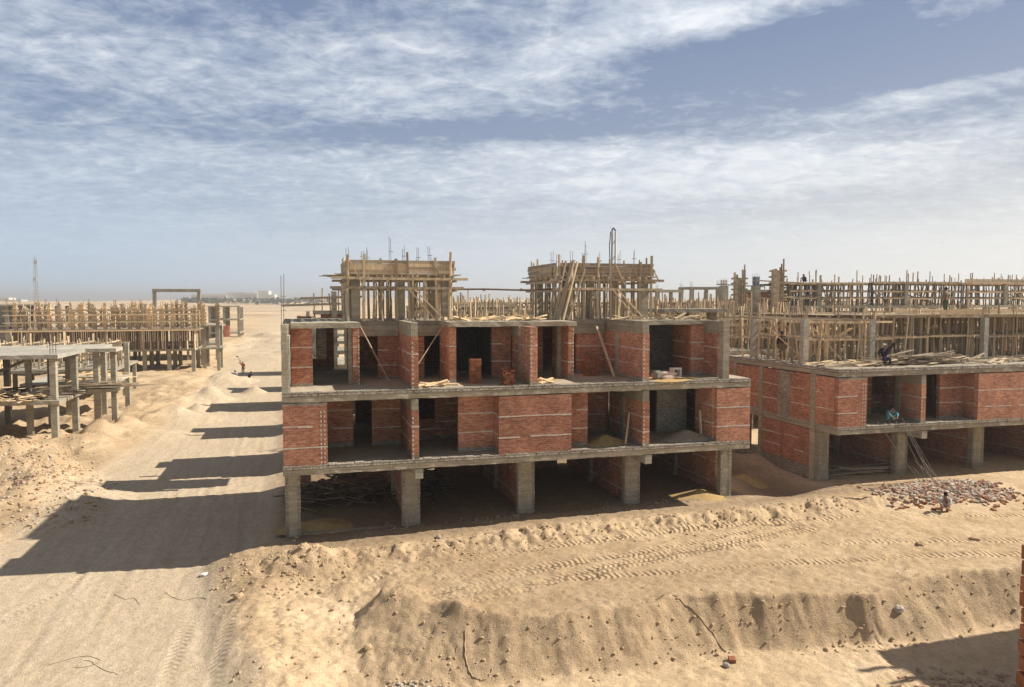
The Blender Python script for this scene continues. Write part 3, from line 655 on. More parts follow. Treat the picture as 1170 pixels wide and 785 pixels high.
# its side wall facing the gap: columns, brick, grey block, plinth
for t in (1.75, 6.5, 9.3):
    rough_box('column', right, 'conc', -.06, .30, t, t+.36, -.9, 6.0)
def sidewall():
    for a, b, m in ((.26, 1.75, 'brick'), (2.12, 3.85, 'brick'), (3.87, 5.05, 'block'), (5.07, 6.5, 'brick'), (7.9, 9.3, 'brick')):
        wall(right, -.03, .2, a, b, 3.36, 5.90, m, 2 if m == 'brick' else 0, base=False)
    for a, b in ((2.12, 4.4), (4.7, 6.5), (7.9, 9.3)): wall(right, -.02, .2, a, b, .9, 2.92, 'brick', 2, base=False)
    wall(right, .01, .2, 4.4, 4.7, .9, 2.92, 'brick', 0, base=False)
    wall(right, -.05, .24, 2.12, 10.0, -.9, .895, 'block', 0, base=False)
sidewall()
for x, t, h in ((.3, 3.2, 2.5), (.3, 8.0, 2.3), (4.9, 3.4, 2.45), (13.2, 3.5, 2.5), (10.4, 5.9, 2.4), (18.5, 3.5, 2.5), (1.9, 6.2, 2.4)):
    COL = rough_box('column', right, 'concpale', x-.16, x+.16, t-.16, t+.16, 6.3, 6.35+h)
    rebars(COL, x, t, 6.34+h, .8, 6, .3, .3, int(x*10))
# formwork forest on the right house
def deck_formwork(label, s0, t0, zb, L, D, h, seed, kinds=('new',), front=True, deck=True, nx=16, rows=(0, .9, 1.9, 3.0, 4.2, 5.6), ledz=(1.35,), stubs=True, boards=False, tscale=1.0, vary=(0,0)):
    r = random.Random(seed); o = thing('slab_formwork', label, 'formwork', l2w(s0, t0, zb)); cnt = 0
    for ri, y in enumerate(rows):
        for i in range(nx+1):
            if cnt > 97 or r.random() < .06: continue
            x = L*i/nx + r.uniform(-.28, .28)
            prop(o, x, y + r.uniform(-.3, .3), 0, h + r.uniform(*vary) + (r.uniform(.1, .9) if stubs and r.random() < .2 else 0), r.choice(kinds), .03 if r.random() < .8 else .11, r.uniform(.95, 1.3)*tscale, rnd=r); cnt += 1
    for z in ledz:
        x = -.4
        while x < L:
            x2 = min(L+.5, x + r.uniform(3.2, 4.6)); beam(o, (x, -.1+r.uniform(-.05,.05), z+r.uniform(-.06,.06)), (x2+.3, -.1+r.uniform(-.05,.05), z+r.uniform(-.06,.06)), .07*tscale, .11*tscale, 'timber')
            x = x2
        for y in rows[1:4]: beam(o, (-.4, y, z+.05), (L+.4, y+.1, z+.02), .07*tscale, .1*tscale, 'timberold')
        for i in range(8): xx = L*(i+.5)/8; beam(o, (xx, -.4, z+.12), (xx+.1, rows[-1]+.4, z+.12), .07*tscale, .09*tscale, 'timberold')
    for i in range(6):
        x = r.uniform(0, L-1.5); beam(o, (x, r.choice(rows), .1), (x+r.uniform(.6,1.6)*r.choice((-1,1)), r.choice(rows), h*.8), .07*tscale, .07*tscale, 'timber', 'brace')
    if deck:
        for y in rows: beam(o, (-.5, y, h+.02), (L+.5, y, h+.02), .09*tscale, .11*tscale, 'timberold', 'bearer')
        mb = MB(); x = -.5
        while x < L+.5:
            w = r.uniform(.16, .24); e0 = r.uniform(-.1, .35); e1 = r.uniform(-.1, .4)
            if r.random() > .05: mb.box(x, x+w-.01, -.3-e0, rows[-1]+.3+e1, h+.08+r.uniform(0,.02), h+.12+r.uniform(0,.02))
            x += w
        mb.build('deck_board', M['timberold'], o)
        if boards:
            mb = MB(); x = -.4
            while x < L+.3:
                w = r.uniform(1.6, 3.2)
                for k in range(3): mb.box(x, min(L+.4, x+w-.02), -.36-r.uniform(0,.02), -.32, h+.12+k*.16, h+.12+k*.16+.15)
                x += w
            mb.build('edge_board', M['timberold'], o)
    return o
fr = deck_formwork('pale timber props and deck standing on the right house roof behind the sitting worker', 33.0, 5.1, 6.55, 12.5, 5.8, 2.55, 101, ('new','new','old'), nx=27, rows=(0, 1.0, 2.2))
deck_formwork('shaded rear rows of props deep under the right house deck', 33.0, 8.4, 6.55, 12.5, 2.4, 2.5, 105, ('old','new'), nx=26, rows=(0, 1.0, 2.2), deck=True, ledz=(1.3,))
deck_formwork('deckless timber props and ledgers at the left corner of the right house roof', 27.6, 4.3, 6.55, 5.2, 5.4, 2.45, 103, ('new','new','old'), deck=False, nx=14, rows=(0, 1.1, 2.4, 3.8, 5.2), ledz=(1.35, 2.3))
deck_formwork('timber props and deck on the right house roof beside the right picture edge', 46.3, 5.4, 6.55, 9, 5.4, 2.5, 107, ('new','new','old'), nx=18)
# edge boards on that deck
mb = MB()
for k in range(2):
    mb.box(0, 1.9, -.04, 0, .01+k*.24, .24+k*.24); mb.box(1.93, 3.2, -.045, -.005, .0+k*.24, .235+k*.24)
o = one('plywood_panel', mb, M['timber'], 'golden plywood shutter on the deck edge behind the right house columns', 'shutter board', l2w(37.4, 4.6, 9.05), TH)
# ------------------------------------------------------------------ background frames
def frame_house(label, s0, t0, L, D, zb, floors, seed, cols=(5, 3), fh=3.1, forms=None, props=None, name='concrete_building', top_bars=True, group=None, slabs_on=True, walls=(), cw=.36, mat='conc'):
    r = random.Random(seed); o = thing(name, label, 'building', l2w(s0, t0, zb), TH, group)
    xs = [.3 + (L-.6)*i/(cols[0]-1) for i in range(cols[0])]; ys = [.4 + (D-.8)*j/(cols[1]-1) for j in range(cols[1])]
    for f in range(floors):
        for x in xs:
            for y in ys: solidbox('column', o, mat, x-cw/2, x+cw/2, y-cw/2, y+cw/2, f*fh - (.8 if f == 0 else -.0), (f+1)*fh-.28)
        slab(o, 0, L, 0, D, (f+1)*fh-.278, (f+1)*fh-.003, 'floor_slab', mat)
    zt = floors*fh
    for (a, b, c, d, z0, z1, m) in walls: wall(o, a, b, c, d, z0, z1, m, 1, base=False)
    if top_bars:
        for x in xs:
            for y in ys[:2]: rebars(o, x, y, zt-.01, 1.0, 4, .3, .3, r.randint(0, 999))
    return o, xs, ys, zt
# row behind the main house (v direction); their open frames throw the stepped shadows on the road
ROWS = [(15.0, 2, 'brick_wall', 'half built storey with brick walls directly behind the near house'), (28.0, 2, None, 'concrete frame third in the row behind the near house'),
        (42.0, 2, None, 'concrete frame fourth in the row behind the near house'), (57.0, 2, None, 'concrete frame fifth in the row behind the near house'), (76.0, 2, None, 'concrete frame at the far end of the row behind the near house')]
for i, (t, fl, w, lb) in enumerate(ROWS):
    walls = [(0, 3.4, .0, .22, .0, 2.8, 'brick'), (.0, .22, .3, 6.0, 3.1, 5.8, 'brick')] if i == 0 else []
    walls += [(.1+.3*i, 1.4+.9*((i*7) % 3), 1.0+.7*i, 1.2+.7*i, 6.2, 7.3+.5*((i*5) % 4), 'block'), (.2, .45, 3.4-.3*i, 5.2, 6.2, 7.0+.4*(i % 3), 'brick')]  # stub walls added on the slabs to make the road shadows ragged
    frame_house(lb, (0, .8, -.6, .5, -.3)[i], t, 21, (6.0, 5.2, 6.4, 5.0, 5.6)[i], 0, fl, 300+i, (6, 3), walls=walls, top_bars=False)
WIN = [('grey brown props and ledgers on the house just behind, between the roof formwork boxes', 9.5, 16.0, 7.5, 6, 3.1, (-.5, .7), 1.0, (.9, 1.7, 2.5), False),
       ('dense timber props on the third frame back between the roof boxes', 11.0, 28.6, 9.5, 7, 3.2, (-.2, .5), 1.1, (1.2, 2.2, 2.9), False),
       ('small pale props on the fourth frame back between the roof boxes', 12.5, 42.6, 9.0, 7, 3.1, (0, .6), 1.5, (2.0, 2.8), True),
       ('distant tiny props on the fifth frame back between the roof boxes', 14.0, 57.6, 13.0, 7, 3.2, (0, .8), 1.9, (2.4, 3.0), False),
       ('weathered props on the house just behind, right of the right roof box', 22.5, 15.8, 4.5, 6, 3.0, (-.4, .5), 1.0, (.9, 1.9, 2.6), False)]
for i, (lb, s_, t_, L_, D_, h_, vy, ts, lz_, dk) in enumerate(WIN):
    deck_formwork(lb, s_, t_, 6.2, L_, D_, h_, 400+i, ('old','new'), nx=18 if i < 4 else 12, rows=(0, D_*.25, D_*.5, D_*.75, D_), ledz=lz_, deck=dk, boards=dk, tscale=ts, vary=vy)
# brick walls of the house directly behind (left of the left roof box)
blk = thing('stair_house', 'small brick and concrete stair room left behind the left roof formwork', 'stair room', l2w(.6, 12.2, 6.2))
for a in ((0, .8, 0, .2, 0, 3.0, 'brick'), (.85, 1.9, .6, .8, 0, 2.9, 'block'), (1.3, 3.4, .3, .5, 2.3, 3.1, 'brick'), (3.2, 3.5, .3, 2.2, 0, 3.0, 'brick'), (0, .2, .2, 3.0, 0, 3.0, 'brick')): wall(blk, *a, 0, base=False)
rough_box('column', blk, 'concpale', .82, 1.0, -.1, .2, 0, 3.0); rough_box('column', blk, 'conc', 1.9, 2.2, .2, .5, 0, 4.4); rough_box('column', blk, 'conc', 2.6, 2.9, .2, .5, 0, 4.2)
for k in range(7): prop(blk, 1.0+.45*k, .9+.2*(k % 3), 2.8, 4.3+.3*(k % 2), 'old', .03)
beam(blk, (.2, 0, 4.0), (3.6, 0, 4.1), .1, .12, 'timberold'); beam(blk, (-.8, -.1, 3.6), (2.4, -.1, 3.7), .1, .12, 'timberold'); rough_box('roof_slab', blk, 'conc', .9, 3.5, .2, 2.2, 3.1, 3.3)
# middle distance behind the right half: (s, t) grid of frames and formwork
MID = [ # label, s0, t0, L, D, floors
 ('two storey concrete frame behind the gap between the two brick houses', 25.0, 17.0, 20, 9, 2),
 ('two storey concrete frame in the second row behind the right house', 47.0, 19.0, 22, 9, 2),
 ('three storey concrete frame behind the right house deck, left of two', 50.0, 37.5, 23, 10, 3),
 ('three storey concrete frame behind the right house deck by the right picture edge', 74.6, 37.5, 22, 10, 3),
 ('two storey concrete frame far behind the right end of the near house', 27.0, 36.0, 20, 9, 2),
 ('concrete frame in the third row behind the near house right end', 27.0, 56.0, 24, 9, 2),
 ('concrete frame in the last row behind the right house', 56.0, 62.0, 26, 9, 2)]
for i, (lb, s, t, L, D, fl) in enumerate(MID):
    frame_house(lb, s, t, L, D, .2, fl, 500+i, (6, 3), top_bars=(i not in (2, 3)), walls=[(1, 5, 0, .2, 0, 2.8, 'brick'), (11, 15, 0, .2, 3.1, 5.8, 'brick')])
deck_formwork('tangled old props and boards behind the gap between the two brick houses', 25.5, 17.5, 6.4, 11, 7.4, 2.7, 610, ('old','old','new'), nx=14, rows=(0, 1.4, 2.9, 4.4, 5.8, 7.2), ledz=(.9, 1.7, 2.3), deck=False, vary=(-.5, 1.0))
deck_formwork('brown props under boards just behind the right house roof corner', 36.8, 17.5, 6.4, 8.5, 7.4, 2.5, 611, ('old','new'), nx=14, rows=(0, 1.5, 3.0, 4.6, 6.2, 7.4), ledz=(1.0, 1.8), boards=False, vary=(-.3, .6))
deck_formwork('grey brown props and deck in the second row behind the right house', 48, 19.5, 6.4, 20, 7.4, 2.4, 612, ('old','new'), nx=18, rows=(0, 2, 4, 6, 7.4), ledz=(1.0, 1.8), boards=True)
deck_formwork('tiny props in the row behind the near house right roof corner', 28, 37, 6.4, 18, 7, 3.0, 613, ('old','new'), nx=18, rows=(0, 1.7, 3.4, 5.2, 7), ledz=(1.0, 1.9), tscale=1.2, deck=False)
deck_formwork('tiny props on the third row frame behind the near house right end', 28, 57, 6.4, 24, 7, 3.3, 614, ('old','new'), nx=18, rows=(0, 1.7, 3.4, 5.2, 7), ledz=(1.0, 1.9), tscale=1.5)
deck_formwork('tiny props on the last row frame behind the right house', 57, 63, 6.4, 24, 7, 3.4, 616, ('old','new'), nx=18, rows=(0, 1.7, 3.4, 5.2, 7), ledz=(1.0, 1.9), tscale=1.5)
for k, (s, L, lb, zz) in enumerate(((51.8, 8.7, 'brown timber formwork box on the skyline with a worker squatting on its top', 2.35), (62.7, 10.4, 'wide dark formwork box on the skyline, middle of three', 2.5), (74.9, 16, 'wide formwork box on the skyline at the right picture edge with many upright poles', 2.5))):
    o = deck_formwork(lb, s, 38.2, 9.45, L, 7, zz, 700+k, ('old','old','new'), nx=15, rows=(0, 1.4, 3.0, 4.8, 6.4), ledz=(.85, 1.6), boards=(k == 2), tscale=1.35, vary=(-.1, .35))
    for rx_ in (L*.36,): rough_box('column', o, 'conc', rx_-.25, rx_+.25, -.3, .2, 0, zz)
    beam(o, (-.6, -.4, zz+.1), (L+.6, -.4, zz+.15), .1, .2, 'timberold', 'edge_board'); r = random.Random(k)
    for j in range(10 + 6*k):
        prop(o, r.uniform(0, L), r.choice((-.2, 6.5)), zz, zz + r.uniform(.7, 1.6), 'old', .02, 1.3, 'stub_post', r)
for i, (lb, s_, t_, L_, h_, ts) in enumerate((('speck sized props on the farthest row behind the right roof box', 22, 74, 24, 3.6, 1.9), ('speck sized props on the farthest row behind the reddish barred column', 50, 76, 26, 3.8, 1.9), ('speck sized props on the farthest row behind the skyline boxes', 82, 76, 34, 3.9, 2.0),
        ('scattered props and boards close behind the near house right roof corner', 29.5, 27.0, 12, 3.2, 1.1), ('scattered props low between the shuttered columns', 36.5, 32.0, 12, 3.5, 1.3), ('leaning props and boards right behind the gap between the brick houses', 26.5, 21.5, 8, 3.3, 1.1))):
    deck_formwork(lb, s_, t_, 6.2, L_, 6, h_, 640+i, ('old','new'), nx=22, rows=(0, 2, 4, 6), ledz=(h_*.45, h_*.8), deck=False, tscale=ts, vary=(-.6, .8))
# tall shuttered columns on the skyline
for k, (s, t, h, lb) in enumerate(((39.7, 29.5, 4.6, 'tall shuttered column with crossbar left of the blue capped column on the skyline'), (40.6, 25.0, 4.9, 'tall shuttered column rising right of the blue capped column on the skyline'))):
    o = thing('shuttered_column', lb, 'column formwork', l2w(s, t, 6.3)); h += 1.7
    colform(o, 0, 0, 0, h, .75, 40+k); rough_box('column', o, 'conc', -.3, .3, -.3, .3, 0, h*.8)
    beam(o, (-2.6, -.5, h*.83), (2.2, -.5, h*.80), .12, .1, 'timberold'); beam(o, (-1.6, .5, h*.6), (1.9, .5, h*.62), .12, .1, 'timberold')
    prop(o, .25, -.45, 0, h+.75, 'new', .0, 1.6); prop(o, .0, -.45, 0, h+.3, 'old', .0, 1.6)
    for j in range(4): beam(o, (-1.4+.9*j, -.7, 0), (-.2+.2*j, -.5, h*.55), .09, .09, 'timber', 'brace')
for k, (s, t, zt, lb, m) in enumerate(((40.1, 27.5, 11.4, 'bare column with a blue plastic sleeve on its bars between two tall shuttered columns', 'net'), (55.5, 58, 12.0, 'bare concrete column with reddish starter bars on the skyline left of the shuttered columns', 'bag'))):
    o = thing('concrete_pillar', lb, 'column', l2w(s, t, 6.3)); w = .3 + .15*k
    rough_box('column_shaft', o, 'conc', -w, w, -w, w, 0, zt-6.3); rebars(o, 0, 0, zt-6.31, 1.1, 6, w*1.8, w*1.8, k)
    mb = MB(); 
    for a in range(6): mb.tube([(w*.8*math.cos(a*1.05), w*.8*math.sin(a*1.05), zt-6.3), (w*.8*math.cos(a*1.05), w*.8*math.sin(a*1.05), zt-6.3+.8)], .09, 5)
    mb.build('bar_sleeve', M[m], o)
for k, (s, t, w, zt, lb) in enumerate(((46.7, 60, 3.6, 11.5, 'bare concrete portal frame on the skyline right of the right roof box'), (51.8, 60, 4.0, 11.9, 'second bare concrete portal frame on the skyline beside the reddish barred column'))):
    o = thing('concrete_portal', lb, 'concrete frame', l2w(s, t, 6.3)); h = zt-6.3
    for x, y in ((0, 0), (w, 0), (0, 3), (w, 3), (w*.45, 3)): solidbox('column', o, 'conc', x-.2, x+.2, y-.2, y+.2, 0, h-.35)
    for a in ((-.25, w+.25, -.22, .22), (-.25, w+.25, 2.78, 3.22), (-.22, .22, .22, 2.78), (w-.22, w+.22, .22, 2.78)): solidbox('beam', o, 'conc', *a, h-.348, h)
    rebars(o, 0, 0, h-.01, .8, 4, .3, .3, k); rebars(o, w, 0, h-.01, 1.0, 4, .3, .3, k+1)
# grey cast wall pieces right behind the near house roof (behind the right end)
o = thing('concrete_upstand', 'grey cast concrete upstand behind the right end of the near house roof', 'concrete wall', l2w(20.0, 15.5, 6.2))
rough_box('wall', o, 'conc', 0, 4.2, 0, .25, 1.1, 2.75); rough_box('column', o, 'conc', 4.2, 4.6, 0, .4, 0, 2.9); rough_box('column', o, 'conc', 6.1, 6.5, 0, .4, 0, 3.0)
rough_box('roof_slab', o, 'conc', 4.6, 9.6, -.6, 2.2, 3.05, 3.3); rough_box('column', o, 'conc', 6.5, 7.0, .2, .7, 0, 3.05); rough_box('column', o, 'conc', 8.6, 9.1, .2, .7, 0, 3.05)
# ladder and red brick infill in the clutter
o = thing('timber_ladder', 'site made timber ladder leaning among the props at the right house roof corner', 'ladder', l2w(37.0, 15.5, 6.3))
for x in (0, .55): beam(o, (x, 0, 0), (x, 1.0, 3.3), .08, .08, 'timber', 'rail')
for k in range(8): beam(o, (-.05, k*.125, .3+k*.4), (.6, k*.125, .3+k*.4), .06, .05, 'timber', 'rung')
o = thing('brick_storey', 'red brick upper storey with a flat slab on the skyline left of the squatting worker', 'building', l2w(50.0, 41, 6.0))
wall(o, 0, 3.4, 0, .25, 0, 5.0, 'brick', 2); wall(o, 0, .25, .25, 4.0, 0, 5.0, 'brick', 2); rough_box('roof_slab', o, 'conc', -1.0, 3.5, -.3, 4.2, 5.0, 5.25)
# ------------------------------------------------------------------ left side
def left_near():
    o = thing('concrete_building', 'two storey bare concrete frame at the left picture edge with planks heaped on its floor', 'building', l2w(-15.6, 27.0, -.1))
    cols = [(-.1,0,1), (-.1,5.0,1), (-6.2,0,1), (-6.2,5.0,1), (-12,0,1), (-12,5,1), (-2.4,7.5,1), (1.0,6.7,1), (1.9,8.2,1), (.2,12.5,1), (-2.5,12.5,1), (.7,19.0,1), (-6.2,10,1), (-2.4,2.5,0)]
    for x, y, full in cols:
        w = .20 if full else .16
        rough_box('column', o, 'conc', x-w, x+w, y-.25, y+.25, -.5, 3.05); rough_box('column', o, 'conc', x-w+.01, x+w-.01, y-.24, y+.24, 3.32, 6.22)
    for z in (3.05, 6.2):
        slab(o, -18, .35, -.6, 6.3, z, z+.26, 'floor_slab', 'conc' if z < 4 else 'concpale')
        slab(o, -4.0 if z < 4 else -3.2, 2.5, 6.3, 8.7, z-.02, z+.24, 'floor_slab', 'conc' if z < 4 else 'concpale')
    slab(o, -14, -.5, 6.3, 12, 6.19, 6.44, 'floor_slab', 'concpale'); slab(o, -3.2, .8, 8.7, 13.0, 6.17, 6.43, 'floor_slab', 'concpale'); slab(o, -6, 1.0, 12.0, 19.4, 3.02, 3.25, 'floor_slab', 'concpale')
    # raking stair flights
    mb = MB(); mb.hexa([(-9.5,8.8,3.3),(-9.2,8.8,3.3),(-9.2,10.2,3.3),(-9.5,10.2,3.3),(-3.4,8.8,6.1),(-3.0,8.8,6.1),(-3.0,10.2,6.1),(-3.4,10.2,6.1)]); mb.build('stair_flight', M['conc'], o)
    for (x, y) in ((-.1,0), (-6.2,0), (-12,0), (-2.4,7.5), (.2,12.5)): rebars(o, x, y, 6.45, 1.2, 6, .4, .3, int(x*7))
    wall(o, -13, -8, 5.2, 5.4, 0, 1.1, 'brick', 0)
    return o
left_near()
def plank_heap(label, s, t, z, n, L, w, h, ang, seed, mat='timberold', d=1.6, cat='planks', rx=.25):
    r = random.Random(seed); mb = MB()
    for k in range(n):
        a = ang + r.gauss(0, rx); l = L*r.uniform(.5, 1); x = r.uniform(-w, w); y = r.uniform(-d, d)/2
        zz = .05 + h*r.random()*(1-abs(x)/w*.7); tz = r.gauss(0, .10)
        dx, dy = math.cos(a)*l/2, math.sin(a)*l/2
        mb.bar((x-dx, y-dy, max(.04, zz-tz)), (x+dx, y+dy, max(.04, zz+tz)), r.uniform(.08, .2), r.uniform(.03, .06))
    return one('plank_heap', mb, M[mat], label, cat, l2w(s, t, z), TH)
plank_heap('jumbled heap of short pale offcuts on the lower slab at the left picture edge', -19.4, 26.9, 3.2, 130, 1.4, 2.9, .75, .4, 1, 'timber', 2.0, 'planks', .8)
plank_heap('dark heap of planks on the lower slab behind the pale offcuts', -18.0, 29.3, 3.2, 60, 3.6, 3.0, .7, .2, 2, 'timberdark', 3.0)
plank_heap('long flat stack of boards across the outer slab of the left frame', -14.6, 33.6, 3.25, 46, 4.5, 2.2, .45, .05, 3, 'timberold', 1.2, 'planks', .06)
plank_heap('pale sheets and offcuts on the rear slab of the left frame', -16.5, 40.5, 3.25, 40, 2.6, 2.4, .8, .5, 4, 'timber', 3, 'planks', .5)
# timber heaps inside and around the right house and under the near house
plank_heap('bundle of boards lying on the right house roof beside the sitting worker', 33.9, 2.9, 6.56, 60, 4.2, 2.0, .55, .1, 5, 'timberold', 1.8, 'planks', .12)
plank_heap('loose boards scattered along the right house roof edge', 40.0, 3.0, 6.56, 40, 3.0, 5.5, .12, .1, 6, 'timberold', 2.2, 'planks', .35)
plank_heap('boards scattered on the left corner of the right house roof', 30.0, 2.9, 6.56, 26, 3.0, 2.0, .12, .1, 16, 'timberold', 2.0, 'planks', .35)
plank_heap('heap of long boards in the ground floor of the right house', 31.0, 3.6, lz(31.0, 3.6)-.02, 46, 4.0, 1.6, .4, -.15, 7, 'timberold', 1.6, 'planks', .1)
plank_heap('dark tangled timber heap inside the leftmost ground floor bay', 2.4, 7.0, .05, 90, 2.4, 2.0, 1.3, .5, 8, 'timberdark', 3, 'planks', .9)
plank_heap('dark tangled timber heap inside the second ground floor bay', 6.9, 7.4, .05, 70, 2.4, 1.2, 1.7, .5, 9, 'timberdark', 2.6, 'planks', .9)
plank_heap('few pale offcuts lying on the near house upper terrace by the second door', 6.55, .75, 6.36, 9, 1.2, .6, .12, .1, 10, 'timber', .4, 'planks', .5)
plank_heap('pale boards lying on the near house terrace edge right of the free standing fin', 11.6, .8, 6.36, 9, 1.0, .5, .1, .1, 11, 'timber', .5, 'planks', .5)
plank_heap('offcuts and debris along the near house roof edge behind the right end', 18.2, 3.0, ZR, 30, 1.2, 2.2, .18, .1, 12, 'timber', 1.6, 'planks', .9)
plank_heap('offcuts on the near house roof between the two formwork boxes', 9.8, 3.2, ZR, 34, 1.3, 2.4, .15, .1, 13, 'timber', 1.6, 'planks', .9)
# ---- second left frame: full of shutters
def left_second():
    o, xs, ys, zt = frame_house('long concrete frame left of the road carrying dense column shutters', -36.0, 82.0, 22.6, 11, 0, 1, 800, (8, 3), 3.3, top_bars=False, cw=.5)
    o2 = thing('wall_formwork', 'screen of dark upright boards around the middle storey left of the road', 'formwork', l2w(-36.0, 82.0, 3.3))
    r = random.Random(8)
    for face in range(2):
        n = 84 if face == 0 else 14
        for i in range(n):
            if r.random() < .04: continue
            mb = MB(); w = 22.6/84
            if face == 0: mb.box(i*w, i*w+w*.86, -.06+r.uniform(0,.05), .0+r.uniform(0,.05), .05, 2.55+r.uniform(0,.15))
            else: mb.box(22.55+r.uniform(0,.04), 22.62, .3+i*.72, .3+i*.72+r.uniform(.3,.66), .05, 2.6)
            mb.build('upright_board', M['timberdark' if r.random() < (.93 if face == 0 else .2) else 'timberold'], o2)
    mb = MB(); mb.box(-1, 23.4, -.7, 11.4, 2.72, 2.86); mb.build('deck', M['timberold'], o2)
    for z in (2.66, ): beam(o2, (-1, -.75, z), (23.4, -.75, z), .1, .16, 'timber')
    for i in range(25): prop(o2, 22.6*i/24, -.35, 0, 2.65, 'new', .008, 1.5, rnd=r)
    o3 = thing('column_formwork', 'dense rows of tall column shutters on top of the left roadside frame', 'formwork', l2w(-36.0, 82.0, 6.18))
    for i in range(17):
        for j in range(3): colform(o3, .4+22.0*i/16 + r.uniform(-.2,.2), .3+4.6*j, 0, r.uniform(2.6, 3.8), .36, 900+i*3+j)
    for z in (.9, 1.9, 2.5):
        for y in (-.2, 4.3, 9.2): beam(o3, (-.8, y, z), (23.2, y, z+.05), .12, .12, 'timber')
    for i in range(60): prop(o3, r.uniform(0, 22.6), r.uniform(-.4, 9), 0, r.uniform(1.5, 3.4), r.choice(('old','new','new')), .10, 1.25, rnd=r)
    # corner tower of that frame by the road
    o4 = thing('stair_tower', 'narrow concrete stair frame at the road end of the shuttered building', 'concrete frame', l2w(-12.6, 85.5, 0))
    for x, y in ((0, 0), (1.9, 0), (1.9, 4), (0, 4)): solidbox('column', o4, 'conc', x-.22, x+.22, y-.22, y+.22, -.5, 6.3)
    slab(o4, -.4, 2.6, -.5, 4.6, 3.0, 3.25, 'floor_slab'); slab(o4, -.4, 2.5, -.5, 4.6, 6.3, 6.5, 'floor_slab')
    for x in (0, 1.9): colform(o4, x, 0, 6.5, 3.1, .45, int(77+x))
    o5 = thing('concrete_portal', 'bare concrete portal frame standing above the column shutters left of the road', 'concrete frame', l2w(-21.5, 100.0, 6.2))
    for x in (0, 6.6): solidbox('column', o5, 'conc', x-.25, x+.25, -.25, .25, 0, 5.2)
    solidbox('beam', o5, 'conc', -.3, 6.9, -.28, .28, 5.2, 5.7)
    b2, _, _, _ = frame_house('hidden lower frame carrying the bare portal left of the road', -30, 99, 18, 9, 0, 2, 811, (5, 2), top_bars=False)
    b2['label'] = 'two storey concrete frame beneath the bare portal left of the road'
left_second()
# props field between the two left frames
deck_formwork('low field of orange brown props between the left frame and the shuttered building', -37.5, 52.0, 3.3, 20, 9, 2.6, 820, ('old','new'), nx=19, rows=(0, 2.2, 4.4, 6.6, 8.8), ledz=(1.2, 2.2), deck=False, tscale=1.3)
frame_house('single storey slab under the low field of props on the left', -38, 51, 21, 11, 0, 1, 821, (5, 3), 3.3, top_bars=False)
# third left frame, open three storeys
frame_house('open three storey concrete frame beside the far end of the road', -18.6, 146, 6.6, 12, 0, 3, 830, (3, 4), 2.95, top_bars=False, cw=.5)
mb = MB(); mb.box(0, 1.1, 0, 1.0, 0, 2.6); mb.box(-.05, 1.15, -.05, 1.05, 2.6, 2.75); mb.box(.25, .85, -.03, 0, .2, 2.2)
one('portable_toilet', mb, M['salmon'], 'small red orange cabin standing under the far open frame by the road', 'cabin', l2w(-15.2, 144.6, lz(-15.2, 144.6)), TH)
# far left frame with stairs
o, xs, ys, zt = frame_house('tall concrete frame with a zigzag stair flight at the far left edge', -53.2, 100, 16.5, 12, 0, 3, 840, (4, 3), 3.15, cw=.55, walls=[(9.5, 13.0, .5, .75, 0, 9.2, 'block'), (0, 4.0, .5, .75, 3.2, 9.2, 'block')])
mb = MB()
for (z, d) in ((3.2, 1), (6.3, -1)): mb.hexa([(13.2 if d > 0 else 16, 1, z),(13.6 if d > 0 else 16.4, 1, z),(13.6 if d > 0 else 16.4, 3, z),(13.2 if d > 0 else 16, 3, z),(16 if d > 0 else 13.2, 1, z+2.9),(16.4 if d > 0 else 13.6, 1, z+2.9),(16.4 if d > 0 else 13.6, 3, z+2.9),(16 if d > 0 else 13.2, 3, z+2.9)])
mb.build('stair_flight', M['conc'], o)
# lattice mast far left
def mast():
    x, y = -275.0, 436.0; o = thing('lattice_mast', 'tall thin lattice telecom mast on the far left skyline', 'mast', (x, y, gz(x, y)-1), 0)
    H = 34.0
    for k in range(3):
        a = k*2.094; mb = MB(); mb.tube([(1.6*math.cos(a), 1.6*math.sin(a), 0), (.7*math.cos(a), .7*math.sin(a), H)], .11, 5); mb.build('leg', M['steel'], o)
    mb = MB(); n = 17
    for i in range(n):
        z0, z1 = H*i/n, H*(i+1)/n; r0, r1 = 1.6-.9*i/n, 1.6-.9*(i+1)/n
        for k in range(3):
            a, b = k*2.094, (k+1)*2.094
            mb.bar((r0*math.cos(a), r0*math.sin(a), z0), (r1*math.cos(b), r1*math.sin(b), z1), .08, .08); mb.bar((r1*math.cos(a), r1*math.sin(a), z1), (r1*math.cos(b), r1*math.sin(b), z1), .12, .12)
    mb.build('bracing', M['steel'], o)
    for k in range(6):
        a = k*1.05; z = 31 if k < 3 else 21; mb = MB(); mb.box(1.0*math.cos(a)-.25, 1.0*math.cos(a)+.25, 1.0*math.sin(a)-.2, 1.0*math.sin(a)+.2, z, z+2.2); mb.build('antenna', M['plastic'], o)
    mb = MB(); mb.tube([(0,0,H), (0,0,H+2.2)], .12, 5); mb.build('spike', M['steel'], o)
mast()
